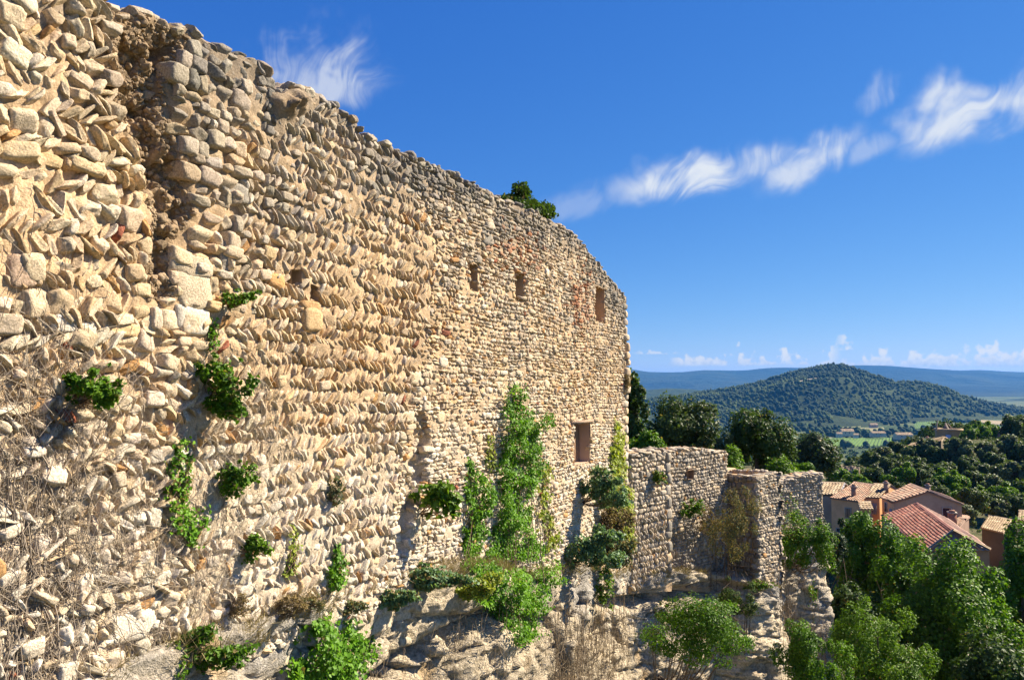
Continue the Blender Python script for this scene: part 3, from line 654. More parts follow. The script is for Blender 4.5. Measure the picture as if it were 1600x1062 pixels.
t3 = Ff.pts([(1205, 753), (1232, 750), (1262, 742), (1287, 740)])
farw = wall_piece('rampart_wall', 'farthest pale rubble rampart ending in a clean vertical edge above the house roofs', 'ruined wall', Ff, tC, tD, fbase, lambda t: np.interp(t, t3[:, 0], t3[:, 1]), .9, col=lcol(.35, 1.1), st=.1, rub=dict(hmin=.09, hmax=.15, wmin=.12, wmax=.34, big=.01))

# ------------------------------------------------------------------ cliff under the walls
def path():
    pts = [U.P(t, ubase(t)) for t in np.arange(T0 - 4, T_END - .5, .11)]
    pts += [Lf.P(t, lbase(t), -.02) for t in np.arange(.3, tB - .9, .16)]
    pts += [Lf.P(t, lbase(t), .65 + .5 * math.sin((t - tB + .9) / 4.2 * math.pi)) for t in np.arange(tB - .8, TW1 + 1.2, .16)]
    c0 = Lf.P(TW1 + .9, 0, .1); c1 = Ff.P(.3, -8.4, 0); pts += [np.array([*(c0 + (c1 - c0) * k)[:2], CZ - 8.4]) for k in np.linspace(.1, .95, 22)]
    pts += [Ff.P(t, -8.4, -.05) for t in np.arange(.4, tD - .5, .16)]
    pts += [Ff.P(tD - .3 + .5 * math.sin(a_), -8.4, -.6 + .5 * math.cos(a_)) for a_ in np.linspace(.1, 1.5, 8)]
    pts += [Ff.P(tD + .2, -8.4, -o_) for o_ in np.arange(1.1, 14, .3)]
    return np.array(pts)
PA = path()
for _ in range(3): PA[1:-1] = PA[1:-1] * .5 + .25 * (PA[:-2] + PA[2:])
tan = np.gradient(PA[:, :2], axis=0); tan /= np.linalg.norm(tan, axis=1, keepdims=True); nor = np.stack([tan[:, 1], -tan[:, 0]], -1)
for _ in range(12): nor[1:-1] = nor[1:-1] * .4 + .3 * (nor[:-2] + nor[2:])
nor /= np.linalg.norm(nor, axis=1, keepdims=True); nor3 = np.c_[nor, np.zeros(len(nor))]
arc = np.concatenate([[0], np.cumsum(np.linalg.norm(np.diff(PA[:, :2], axis=0), axis=1))])
NRC = 300; kk = np.linspace(0, 1, NRC)[:, None]; 
LEDGE = 20                      # rows that form the ledge at the foot of the walls
row = np.arange(NRC)[:, None]
lf = np.clip(row / LEDGE, 0, 1.0); dn = np.clip((row - LEDGE) / (NRC - LEDGE - 1), 0, 1)
lw_ = .16 + .16 * vnoise(v3(arc * .23, arc * 0), 33) + .10 * vnoise(v3(arc * .9, arc * 0), 34)
drop0 = .30 + .15 * vnoise(v3(arc * .3, arc * 0), 35)
foot = CZ - 24.0
zled = PA[:, 2] + .32 - drop0 * lf ** 1.3
zz = zled * (1 - dn ** 1.15) + foot * dn ** 1.15
hrel = zz - CZ
out_ = -.45 + (lw_ + .45) * lf + 1.3 * dn ** 1.4
ar = np.broadcast_to(arc, zz.shape)
strat = hrel + .16 * (ar - 20)                                     # bedding dips along the wall
bed = .30 * fbm(np.stack([ar * .16, strat * .95, 0 * ar], -1), 3, 44) + .24 * fbm(np.stack([ar * .5, strat * 2.3, 0 * ar + 4], -1), 4, 45)
blk = .42 * fbm(np.stack([ar * .35, hrel * .3, 0 * ar + 9], -1), 3, 46) + .15 * fbm(np.stack([ar * 1.9, hrel * 2.2, 0 * ar], -1), 5, 47, .65) - .22 * np.abs(vnoise(np.stack([ar * .9, hrel * .5, 0 * ar + 2], -1), 57)) ** .5
gx, gy = project(PA)[0:2]
w1 = worley(ar * .75 + .25 * vnoise(np.stack([ar, hrel, 0 * ar], -1), 2), strat * 1.25, 3); w2 = worley(ar * 2.1 + .3 * vnoise(np.stack([ar * 2, hrel * 2, 0 * ar], -1), 2), strat * 3.0, 8); w3 = worley(ar * 5.5, strat * 7, 9)
frac = .20 * w1[2] - .26 * np.exp(-(w1[1] / .07) ** 2) + .085 * w2[2] - .10 * np.exp(-(w2[1] / .08) ** 2) + .045 * w3[2] + .05 * fbm(np.stack([ar * 5, hrel * 5, 0 * ar], -1), 3, 58, .6) + .10 * (w1[0] - .4) * w1[2]
out_ = out_ + (.27 * bed + .30 * blk + .66 * frac) * (sst(0, 1, lf) * .35 + .65 * sst(0, .06, dn))
# the long oblique crack and the bedding overhang
crk = hrel + 7.0 - .0 * ar
C = PA[None] * [1, 1, 0] + nor3[None] * out_[..., None]; C[..., 2] = zz
cx_, cy_, _ = project(C)
def crack(L, wd, dp):
    xs, ys = pl(L); d_ = (cy_ - np.interp(cx_, xs, ys)) / wd; inside = (cx_ > xs[0]) & (cx_ < xs[-1])
    return np.where(inside, dp * np.exp(-np.clip(d_, -6, 6) ** 2 * np.where(d_ > 0, .35, 2.2)), 0) * np.clip(np.minimum(cx_ - xs[0], xs[-1] - cx_) / 25, 0, 1)
out_ = out_ - crack([(560, 1075), (620, 1030), (700, 985), (745, 962), (800, 945)], 9, .55) - crack([(930, 945), (985, 935), (1050, 928), (1110, 915), (1170, 918)], 9, .6) - crack([(380, 1010), (430, 1000), (500, 985)], 7, .3)
C = PA[None] * [1, 1, 0] + nor3[None] * out_[..., None]; C[..., 2] = zz + .06 * fbm(np.stack([ar * 1.2, out_ * 2, hrel], -1), 3, 48)
ns = fbm(np.stack([ar * .5, hrel * .5, 0 * ar], -1), 4, 49)
cc = np.array([.70, .585, .42]) * (1 + .25 * fbm(np.stack([ar, hrel, 0 * ar], -1), 4, 50))[..., None]
g_ = np.clip(sst(.35, 0, dn * 5 - .25) * .75 + ns * .8, 0, .9)[..., None]; cc = cc * (1 - g_) + np.array([.44, .41, .37]) * g_
o_ = np.clip(sst(.45, .9, fbm(np.stack([ar * .8, hrel * .8, 0 * ar + 5], -1), 3, 51)) * .7, 0, 1)[..., None]; cc = cc * (1 - o_) + np.array([.52, .34, .16]) * o_
cliff = mk('cliff', C, gridfaces(NRC, len(arc))[:, ::-1], M['rock'], None, cc.reshape(-1, 3), False); tag(cliff, kind='structure')
def on_cliff(x, y):
    """nearest cliff point to a pixel"""
    d_ = (cx2 - x) ** 2 + (cy2 - y) ** 2; i = np.unravel_index(np.argmin(d_ + 1e-3 * cz2), d_.shape); return C[i], nor3[i[1]]
cx2, cy2, cz2 = project(C)
# ------------------------------------------------------------------ terrain
def gh(x, y):
    """ground height relative to the eye"""
    x = np.asarray(x, float); y = np.asarray(y, float); r = np.hypot(x, y)
    n = fbm(v3(x / 26, y / 26), 3, 101)
    near = -20.5 - 2.0 * sst(55, 95, y) + .5 * n
    crest = -13.9 - 11 * sst(112, 84, x * 200 / np.maximum(y, 60)) + 1.0 * n - 3 * sst(120, 60, x)
    k = sst(108, 192, y) * (x > -400)
    g = near * (1 - k) + crest * k
    b = sst(212, 900, r); g = g * (1 - b) - 116 * b
    back = sst(-20, -200, y); g = g * (1 - back) - 30 * back
    return g
an = np.radians(np.concatenate([np.linspace(-180, -48, 50, endpoint=False), np.linspace(-48, 48, 380, endpoint=False), np.linspace(48, 180, 51)]))
rr = np.geomspace(3, 34000, 250); RR, AA = np.meshgrid(rr, an, indexing='ij'); gx_, gy_ = RR * np.sin(AA), RR * np.cos(AA)
gp = np.stack([gx_, gy_, gh(gx_, gy_) + CZ], -1)
ground = MB(); ground.add(gp, gridfaces(*RR.shape)[:, ::-1]); ground.add([[0, 0, gh(0., 0.) + CZ]] + [list(p) for p in gp[0]], [[0, i + 2, i + 1] for i in range(len(an) - 1)])
me_g = ground
def split_ground():
    f = gridfaces(*RR.shape)[:, ::-1]; rm = RR.ravel()[f].mean(1)
    a = mk('ground', np.concatenate([gp.reshape(-1, 3), [[0, 0, gh(0., 0.) + CZ]]]), [f[rm < 420], np.array([[len(gp.reshape(-1, 3)), i + 1, i] for i in range(len(an) - 1)])], M['soil'], None, None, True, (0, 0, 0)); tag(a, kind='structure')
    b = mk('valley_plain', gp.reshape(-1, 3), f[rm >= 420], M['plain'], None, None, True, (0, 0, 0)); tag(b, kind='structure')
split_ground()
# castle terrace behind the walls
q_ = np.array([.75, 1.5, 3, 6, 12, 20, 30, 42, 60]); i0 = np.arange(0, len(PA) - 42, 3); ph = np.where(arc[i0] < arc[-1] - 30, -5.2, -5.6)
TPp = PA[i0][None] * [1, 1, 0] - nor3[i0][None] * q_[:, None, None]; TPp[..., 2] = CZ + ph[None] + .25 * vnoise(v3(TPp[..., 0] / 3, TPp[..., 1] / 3), 5) - 19 * sst(22, 60, q_)[:, None]
tag(mk('terrace', TPp, gridfaces(len(q_), len(i0)), M['soil'], None, None, True), kind='structure')
# wooded hill in the middle distance
HX = np.array([-1500, -600, 0, 350, 520, 730, 850, 960, 1080, 1130, 1205, 1250, 1300, 1390, 1460, 1560, 1640, 1705, 1850, 1960, 2200, 2700])
HPY = np.array([668, 660, 650, 636, 626, 615, 606, 596, 582, 578, 572, 574, 581, 594, 606, 606.5, 611, 622, 635, 642, 645, 650])
def hill_h(x, y):
    c = (HOR - np.interp(x * 3000 / y, HX, HPY)) / F * 3000
    w_ = np.where(y < 3000, 300 + 220 * sst(-110, 60, c), 420); p = np.exp(-((y - 3000) / w_) ** 2)
    n = fbm(v3(x / 260, y / 260), 4, 120) * 13 + 14 * np.sin(x / 130 + y / 300) * np.exp(-((y - 2760) / 170) ** 2)
    sh = 45 * np.exp(-((x - 1500) / 300) ** 2 - ((y - 2620) / 170) ** 2) + 35 * np.exp(-((x - 900) / 330) ** 2 - ((y - 2560) / 160) ** 2)
    return np.maximum(-117 + (c + 117) * p + (n + sh) * np.minimum(1, p * 2.5) * sst(3000, 2850, y) - 3 * (1 - p), -119)
hx, hy = np.meshgrid(np.linspace(-1500, 2900, 260), np.linspace(2050, 4100, 120)); hp = np.stack([hx, hy, hill_h(hx, hy) + CZ], -1)
tag(mk('hill', hp, gridfaces(120, 260), M['hill'], None, None, True), kind='structure')
# second low ridge behind it and the long blue range on the horizon
def ridge(name, Y, xs, ys, wid, amp, mat, seed, n=(260, 60), span=(-3., 5.)):
    X0, X1 = (xs[0] - 800) / F * Y, (xs[-1] - 800) / F * Y
    x, y = np.meshgrid(np.linspace(X0, X1, n[0]), np.linspace(Y - wid * 2.6, Y + wid * 2, n[1])); xp = x / y * F + 800; c = (HOR - np.interp(xp, xs, ys) - 1.5 * fbm(v3(xp / 55, xp * 0 + seed), 3, seed + 3)) / F * Y
    p = np.exp(-((y - Y) / wid) ** 2) * .86 + .14 * np.exp(-((y - Y) / (wid * .25)) ** 2)
    z_ = -119 + (c + 119) * p + amp * fbm(v3(x / wid * 1.4, y / wid * 1.4), 4, seed) * np.minimum(1, 2.5 * p) * sst(Y, Y - wid * .6, y)
    return tag(mk(name, np.stack([x, y, z_ + CZ], -1), gridfaces(n[1], n[0]), mat, None, None, True), kind='structure')
ridge('low_ridge', 5200, [300, 700, 985, 1040, 1080, 1130, 1250, 1500, 1560, 1640, 1800], [612, 612, 611, 606, 607, 616, 640, 645, 625, 618, 616], 480, 22, M['hill'], 130)
ridge('mountain_range', 11500, [-300, 400, 900, 985, 1010, 1060, 1100, 1150, 1240, 1300, 1330, 1400, 1440, 1500, 1560, 1620, 1900, 2200], [583, 580, 582, 576, 580.5, 581, 578.5, 578, 575, 572.5, 571.5, 572.5, 575, 578, 580, 580.5, 582, 584], 2600, 70, M['range'], 140)

# ------------------------------------------------------------------ foliage builders
def unit(a): return a / (np.linalg.norm(a, axis=-1, keepdims=True) + 1e-9)
def leaf_arrays(P, N_, size, cols, width=.36, fold=.12, up=None):
    n = len(P); a = rng.normal(size=(n, 3)) if up is None else rng.normal(size=(n, 3)) * .6 + up
    a = unit(a - (a * N_).sum(1, keepdims=True) * N_); b = np.cross(N_, a); s = (size * rng.uniform(.65, 1.25, n))[:, None]
    V = np.stack([P - a * s * .5, P + b * s * width + N_ * s * fold - a * s * .06, P + a * s * .55 - N_ * s * .08, P - b * s * width + N_ * s * fold - a * s * .06], 1)
    i = np.arange(n)[:, None] * 4; T = np.concatenate([i + [[0, 1, 2]], i + [[0, 2, 3]]]); return V.reshape(-1, 3), T, np.repeat(cols, 4, 0)
GREENS = {'plane': [(0.087, 0.186, 0.011), (0.135, 0.243, 0.016), (0.039, 0.09, 0.007)], 'oak': [(0.069, 0.11, 0.028), (0.105, 0.146, 0.04), (0.03, 0.05, 0.014)], 'cedar': [(0.042, 0.074, 0.033), (0.065, 0.101, 0.042), (0.02, 0.035, 0.017)], 'lime': [(0.116, 0.218, 0.017), (0.167, 0.27, 0.022), (0.051, 0.107, 0.007)], 'olive': [(0.115, 0.15, 0.071), (0.162, 0.193, 0.095), (0.052, 0.069, 0.031)], 'ivy': [(0.109, 0.251, 0.013), (0.175, 0.329, 0.019), (0.045, 0.108, 0.007)], 'caper': [(0.146, 0.244, 0.117), (0.215, 0.312, 0.156), (0.067, 0.121, 0.054)], 'dry': [(0.265, 0.196, 0.098), (0.345, 0.265, 0.138), (0.135, 0.099, 0.056)], 'yellow': [(0.27, 0.328, 0.048), (0.365, 0.385, 0.061), (0.121, 0.178, 0.028)], 'pine': [(0.05, 0.095, 0.018), (0.085, 0.134, 0.027), (0.024, 0.045, 0.01)]}
def lcols(kind, n, clump=None, dead=.02):
    g = np.array(GREENS[kind]); w_ = rng.random(n) * .6 + (.4 * rng.random(n) if clump is None else .4 * clump)
    c = np.where(w_[:, None] < .5, g[2] + (g[0] - g[2]) * (w_ * 2)[:, None], g[0] + (g[1] - g[0]) * (w_ * 2 - 1)[:, None]) * rng.uniform(.85, 1.15, (n, 1))
    d = rng.random(n) < dead; c[d] = np.array([.22, .17, .06]); return c
def crown_points(c, rad, nl, n, seed=None, flat=.0, lobe=(.26, .46), shell=.55):
    rad = np.array(rad, float); dirs = unit(rng.normal(size=(nl, 3))); lr = lobe[0] * .7 + (lobe[1] * 1.1 - lobe[0] * .7) * rng.random(nl) ** 1.4; lc = dirs * (rng.random((nl, 1)) ** .4) * (1.04 - lr[:, None])
    li = rng.choice(nl, n, p=lr ** 2 / (lr ** 2).sum()); d = unit(rng.normal(size=(n, 3))); rr_ = lr[li] * (shell + (1 - shell) * rng.random(n) ** .6) * (1 + .42 * vnoise(d * 2.6 + li[:, None] * 3.7, 60))
    q = lc[li] + d * rr_[:, None]; P = np.array(c) + q * rad; N_ = unit(d * .55 + unit(q) * .5 + rng.normal(size=(n, 3)) * .55 + [0, 0, .35])
    return P, N_, lc * rad + np.array(c), li
def trunk_arrays(mb, base, top, r0, limbs, lean=.3, col=(.16, .12, .085)):
    base, top = np.array(base, float), np.array(top, float); k = np.linspace(0, 1, 9)[:, None]; L = np.linalg.norm(top - base)
    mid = base + (top - base) * k + np.stack([vnoise(v3(k[:, 0] * 2.3, base[0]), 3), vnoise(v3(k[:, 0] * 2.3, base[1]), 4), 0 * k[:, 0]], -1) * lean * L * .15 * np.sin(k * 3.14)
    mb.tube(mid, r0 * (1 - .75 * k[:, 0]) + r0 * .35 * np.exp(-k[:, 0] * 14), 8, col)
    for q in limbs:
        i = rng.integers(2, 7); s = mid[i]; kk = np.linspace(0, 1, 7)[:, None]; d = np.array(q) - s
        P = s + d * kk + np.array([0, 0, -.12]) * np.linalg.norm(d) * np.sin(kk * 3.14) + rng.normal(0, .02, (7, 3)) * np.linalg.norm(d) * np.sin(kk * 3.14)
        mb.tube(P, r0 * .42 * (1 - .82 * kk[:, 0]), 5, col)
        for _ in range(2):
            j = rng.integers(2, 6); e = P[j] + rng.normal(size=3) * np.linalg.norm(d) * .28; mb.tube(np.array([P[j], (P[j] + e) / 2 + [0, 0, .05], e]), [r0 * .14, r0 * .09, r0 * .03], 4, col)
def tree(name, label, cat, c, rad, kind, nleaf, size, nl=26, group=None, gz=None, r0=None, mat='leaf', tr=True, lobe=(.26, .46), width=.36, shell=.55, dead=.02, nlimb=12):
    c = np.array(c, float); base = np.array([c[0], c[1], (gh(c[0], c[1]) + CZ if gz is None else gz) - .15]); root = thing(name, label, cat, base, group)
    P, N_, lc, li = crown_points(c, rad, nl, nleaf, lobe=lobe, shell=shell); cl = rng.random(nl)[li]
    V, T, C_ = leaf_arrays(P, N_, size, lcols(kind, nleaf, cl, dead), width)
    mk('crown', V, T, M[mat], root, C_)
    if tr:
        mb = MB(); r0 = r0 or .06 * max(rad[0], 1.5); trunk_arrays(mb, base, c + [0, 0, rad[2] * .45], r0, lc[rng.permutation(nl)[:nlimb]]); mb.build('trunk', M['bark'], root, True)
    return root
def px_tree(name, label, cat, x, y0, wpx, hpx, Y, kind, nleaf, size, **kw):
    """crown centre column x, crown top row y0, crown width and height in pixels, at depth Y"""
    c = at(x, y0 + hpx / 2, Y); s = Y / F; return tree(name, label, cat, c, (wpx / 2 * s, wpx / 2 * s * kw.pop('deep', .9), hpx / 2 * s), kind, nleaf, size, **kw)
TZ = CZ - 5.2
# trees on the terrace behind the lower walls
px_tree('tall_shrub', 'tall bright green conifer tight against the end of the tall wall', 'tree', 990, 566, 66, 165, 37, 'pine', 9000, .17, gz=TZ, lobe=(.16, .30), nl=34)
px_tree('holm_oak', 'broad dull dark oak with grey green leaves right behind the lower wall', 'tree', 1068, 606, 138, 135, 44, 'oak', 15000, .17, gz=TZ, nl=34, lobe=(.18, .36))
px_tree('bay_tree', 'glossy two toned green tree with sunlit right side behind the turret', 'tree', 1183, 628, 124, 135, 47, 'pine', 15000, .18, gz=TZ, nl=34, lobe=(.18, .36))
px_tree('umbrella_pine', 'very dark rounded pine on the skyline left of the tiled roofs', 'tree', 1273, 668, 96, 84, 66, 'cedar', 9000, .24, gz=CZ - 9.5, nl=24)
px_tree('sapling', 'fresh lime green bush spilling over the rampart beside the turret', 'bush', 1222, 712, 84, 76, 43.5, 'lime', 6500, .15, gz=TZ, nl=20)
px_tree('sapling', 'small lime green bush peeping out behind the turret top', 'bush', 1148, 690, 56, 70, 41, 'lime', 3800, .14, gz=TZ, nl=16)
px_tree('elder_bush', 'mixed grey green shrub between the dull oak and the turret', 'bush', 1122, 668, 70, 80, 46, 'olive', 5000, .16, gz=TZ, nl=18)
px_tree('elder_bush', 'low shiny green shrub at the foot of the tall conifer', 'bush', 1010, 668, 64, 62, 36, 'plane', 4200, .14, gz=TZ, nl=16)
px_tree('wild_bush', 'leafy sapling at the far end of the rampart under the dark pine', 'bush', 1258, 715, 54, 50, 47, 'plane', 3000, .16, gz=TZ, nl=14)
# trees of the ravine below
px_tree('cedar', 'dark blue green conifer crown touching the end of the rampart', 'tree', 1290, 776, 84, 130, 47, 'cedar', 10000, .18, nl=40, lobe=(.14, .28))
px_tree('plane_tree', 'brightest green broadleaf tree in front of the orange house', 'tree', 1352, 784, 128, 200, 50, 'plane', 24000, .19, nl=36, lobe=(.18, .34))
px_tree('chestnut_tree', 'largest glossy green broadleaf tree covering the lower right roof corner', 'tree', 1478, 830, 226, 300, 42, 'plane', 38000, .19, nl=70, lobe=(.14, .28))
px_tree('lime_tree', 'tall shadowy broadleaf tree cut by the right edge beyond the big glossy one', 'tree', 1596, 806, 140, 290, 47, 'plane', 20000, .21, nl=44, lobe=(.14, .28))
px_tree('acacia', 'feathery light green tree below the glossy broadleaf trees at the bottom edge', 'tree', 1372, 935, 170, 220, 33, 'lime', 26000, .115, nl=40, lobe=(.16, .30), width=.24)
px_tree('acacia', 'sparse feathery tree at the foot of the cliff under the turret', 'tree', 1268, 930, 130, 200, 30, 'plane', 16000, .105, nl=36, lobe=(.14, .28), width=.24)
px_tree('ash_tree', 'dark crown filling the bottom right corner', 'tree', 1560, 960, 210, 230, 36, 'pine', 20000, .18, nl=40, lobe=(.16, .30))
px_tree('fig_tree', 'dark green tree filling the gap between cliff and bright broadleaf tree', 'tree', 1330, 905, 120, 150, 42, 'pine', 11000, .18, nl=30, lobe=(.18, .32))
px_tree('hackberry', 'mid green crown wedged between the two big broadleaf trees', 'tree', 1408, 850, 120, 170, 46, 'plane', 13000, .18, nl=30, lobe=(.18, .32))
# wispy shrubs rooted on the cliff
def cliff_tree(name, label, x, y, bx, by, rx, ry, Y, kind, n, size, **kw):
    p, nn = on_cliff(bx, by); c = at(x, y, Y); s = Y / F; root = thing(name, label, 'bush', p); cc_ = kw.get('nl', 26)
    P, N_, lc, li = crown_points(c, (rx * s, rx * s * .8, ry * s), cc_, n, lobe=kw.get('lobe', (.16, .32)), shell=.3)
    V, T, C_ = leaf_arrays(P, N_, size, lcols(kind, n, rng.random(cc_)[li], kw.get('dead', .03)), kw.get('width', .26)); mk('crown', V, T, M[kw.get('mat', 'leaf')], root, C_)
    mb = MB()
    for q in lc[:kw.get('nb', 16)]:
        k = np.linspace(0, 1, 9)[:, None]; d = q - p; P = p - nn * .15 + d * k + nn * .0 + np.array([0, 0, -.18]) * np.linalg.norm(d) * np.sin(k * 3.14) + np.cumsum(rng.normal(0, .02, (9, 3)), 0) * k
        mb.tube(P, kw.get('br', .05) * (1 - .85 * k[:, 0]), 5, kw.get('bc', (.13, .10, .075)))
        for _ in range(5):
            j = rng.integers(3, 9); e = P[j] + rng.normal(size=3) * .45; mb.tube(np.array([P[j], (P[j] + e) / 2, e]), [.014, .009, .003], 3, kw.get('bc', (.13, .10, .075)))
    mb.build('branch', M['bark'], root, True); return root
cliff_tree('broom_shrub', 'wispy light green shrub with bare dark stems leaning from the cliff foot', 1092, 990, 1035, 1055, 100, 66, 24.5, 'plane', 13000, .085, nl=34, nb=18)
cliff_tree('broom_shrub', 'feathery green bush growing from the rock face right of the turret', 1258, 850, 1235, 880, 52, 60, 37.5, 'plane', 8500, .12, nl=28)
cliff_tree('thorn_bush', 'bare grey brown thorn bush in front of the shaded turret face', 1142, 812, 1120, 905, 52, 66, 31.0, 'olive', 7000, .07, nl=40, nb=40, lobe=(.12, .26), mat='dull_leaf', dead=.62, br=.04)
cliff_tree('thorn_bush', 'shadowy brushwood lump hanging under the turret foot', 1150, 935, 1160, 925, 44, 34, 30.0, 'oak', 3600, .08, nl=18, mat='dull_leaf')

# ------------------------------------------------------------------ plants on the walls
def wallpt(fr, x, y, o=0.0):
    t, h = fr.inv(x, y); return fr.P(t, h, o)
def stems(mb, root, tips, r, col=(.20, .13, .08)):
    for q in tips:
        k = np.linspace(0, 1, 6)[:, None]; d = q - root; mb.tube(root + d * k + np.array([0, 0, -.10]) * np.linalg.norm(d) * np.sin(k * 3.14) + rng.normal(0, .015, (6, 3)), r * (1 - .7 * k[:, 0]), 4, col)
def wall_plant(name, label, fr, x, y, rx, ry, kind, n, size, dep=.35, nl=12, dead=.04, mat='leaf', cat='plant', shell=.2, width=.34, cl=None, lobe=(.25, .5)):
    if fr is None: p, nn = on_cliff(x, y + ry * .3)
    else: p, nn = wallpt(fr, x, y + ry * .5), fr.n
    if fr is U: p = p + fr.n * base_off(x, y)
    _, _, z = project(p); s = z / F; cen = (wallpt(fr, x, y) if fr is not None else on_cliff(x, y)[0]) + nn * dep * .75
    root = thing(name, label, cat, p); P, N_, lc, li = crown_points((0, 0, 0), (1, 1, 1), nl * 2, n, lobe=(lobe[0] * .42, lobe[1] * .72), shell=shell); nl *= 2; drp = rng.uniform(-.2, .35); P[:, 2] -= drp * (P[:, 0] ** 2 - .3); P[:, 0] += .35 * rng.normal() * P[:, 2]; lc[:, 2] -= drp * (lc[:, 0] ** 2 - .3)
    side = np.array([-nn[1], nn[0], 0]); rad = np.array([rx * s, dep, ry * s])
    sh_ = rng.normal(0, .22, 3); tr = lambda a: cen + a[:, 0:1] * rad[0] * np.array([1, 0, 0]) * .0 + a[:, 0:1] * rad[0] * unit(side * .75 + np.array([.66, -.2, 0])) + a[:, 1:2] * rad[1] * nn + a[:, 2:3] * rad[2] * np.array([0, 0, 1.])
    P = tr(P); N_ = unit(nn * .6 + [0, 0, .45] + rng.normal(size=(n, 3)) * .55)
    V, T, C_ = leaf_arrays(P, N_, size, lcols(kind, n, rng.random(nl)[li] if cl is None else cl, dead), width); mk('foliage', V, T, M[mat], root, C_)
    mb = MB(); stems(mb, p - nn * .05, tr(lc), .008 + .004 * dep); mb.build('stem', M['bark'], root, True); return root
def ivy(name, label, fr, poly, kind, n, size, thick, cat='ivy', hang=None, dead=.02, mat='leaf', seed=0):
    poly = np.array(poly, float); lo, hi = poly.min(0), poly.max(0); pts = []
    while sum(map(len, pts)) < n:
        q = rng.uniform(lo, hi, (n * 2, 2)); q = q + 0; pts.append(q[pip(poly + 0, q[:, 0] + 5 * vnoise(v3(q[:, 0] / 9, q[:, 1] / 9), 7), q[:, 1] + 5 * vnoise(v3(q[:, 0] / 9, q[:, 1] / 9), 8))])
    q = np.concatenate(pts)[:n]; cov = vnoise(v3(q[:, 0] / 13, q[:, 1] / 13), 40 + seed); q = q[(cov > -.42) | (rng.random(len(q)) < .25)]; n = len(q)
    W0 = np.empty((n, 3)); NN = np.empty((n, 3))
    for i, u in enumerate(q):
        if fr is not None:
            t, h = fr.inv(*u)
            if fr is not U or h > ubase(t) + .25: W0[i] = fr.P(t, h, base_off(*u) if fr is U else 0.); NN[i] = fr.n; continue
        W0[i], NN[i] = on_cliff(*u)
    b = np.clip(.35 + .9 * fbm(v3(q[:, 0] / 22, q[:, 1] / 22), 3, 41 + seed), .04, 1.4); P = W0 + NN * (.04 + thick * b * rng.random(n) ** .45)[:, None] + rng.normal(0, size * .5, (n, 3))
    N_ = unit(NN * .8 + [0, 0, .4] + rng.normal(size=(n, 3)) * .45); root = thing(name, label, cat, W0[np.argmin(W0[:, 2])])
    cl = np.clip(.5 + .7 * vnoise(v3(q[:, 0] / 16, q[:, 1] / 16), 43), 0, 1); V, T, C_ = leaf_arrays(P, N_, size, lcols(kind, n, cl, dead), .42, .1, up=np.array([0, 0, -.8])); mk('foliage', V, T, M[mat], root, C_)
    mb = MB(); o_ = np.argsort(-W0[:, 2])
    for i in range(min(14, n)):
        a_ = W0[o_[-1 - rng.integers(0, max(2, n // 6))]]; e = W0[o_[rng.integers(0, max(2, n // 2))]]; k = np.linspace(0, 1, 9)[:, None]; mb.tube(a_ + (e - a_) * k + NN[0] * .05 + np.cumsum(rng.normal(0, .03, (9, 3)), 0) * np.sin(k * 3.14), .012 * (1 - .6 * k[:, 0]), 4, (.18, .12, .08))
    mb.build('stem', M['bark'], root, True); return root
ivy('ivy', 'biggest bright ivy curtain climbing in two spires up the middle of the wall', U, [(783, 598), (789, 640), (795, 655), (800, 598), (807, 605), (812, 652), (824, 662), (838, 650), (849, 645), (838, 690), (838, 725), (824, 790), (826, 830), (848, 860), (862, 905), (838, 935), (826, 990), (802, 1008), (785, 975), (760, 958), (738, 930), (725, 915), (730, 890), (768, 850), (771, 800), (774, 740), (777, 690), (782, 650)], 'ivy', 21000, .075, .45)
ivy('ivy', 'smaller ivy column joining the left flank of the biggest ivy curtain', U, [(730, 725), (738, 720), (743, 745), (753, 755), (757, 800), (750, 850), (738, 880), (722, 890), (722, 850), (726, 800), (718, 762)], 'ivy', 3800, .075, .28, seed=3)
ivy('ivy', 'yellowing ivy strip climbing beside the corner of the tall wall', U, [(960, 652), (966, 660), (975, 690), (974, 760), (982, 800), (985, 850), (972, 862), (958, 840), (948, 800), (950, 730), (955, 690)], 'yellow', 3600, .12, .28, seed=5)
ivy('ivy', 'thin yellowish creeper strand hanging left of the middle ivy curtain', U, [(758, 680), (766, 680), (768, 720), (762, 735), (757, 715)], 'yellow', 260, .09, .08, seed=6)
ivy('ivy', 'pale yellow green vine patch between the ivy curtain and the blue green bushes', U, [(842, 730), (856, 735), (852, 790), (870, 830), (862, 868), (846, 860), (835, 800)], 'yellow', 900, .10, .2, seed=7)
ivy('ivy', 'slim upright ivy strand on the white stones near the wall foot', U, [(520, 850), (530, 852), (530, 890), (524, 905), (518, 932), (508, 935), (511, 895)], 'ivy', 520, .075, .14, seed=8)
ivy('ivy', 'dense ivy clump on the rock ledge at the bottom centre', None, [(470, 985), (500, 965), (540, 962), (575, 985), (572, 1020), (545, 1050), (540, 1075), (440, 1075), (445, 1040), (480, 1020)], 'ivy', 3600, .085, .38, seed=9)
ivy('ivy', 'mossy brown green creeper hanging on the near bay above the vine tangle', U, [(262, 690), (285, 685), (295, 720), (290, 770), (280, 800), (258, 800), (252, 760)], 'ivy', 900, .06, .22, seed=10, dead=.3)
ivy('ivy', 'small ragged creeper below the mossy hanging one', U, [(258, 800), (290, 790), (318, 790), (310, 830), (300, 862), (284, 840), (268, 830)], 'ivy', 420, .06, .12, seed=11)
ivy('ivy', 'short creeper strand dropping from the highest wall plant', U, [(325, 500), (333, 500), (335, 540), (328, 548), (322, 530)], 'ivy', 120, .055, .08, seed=12)
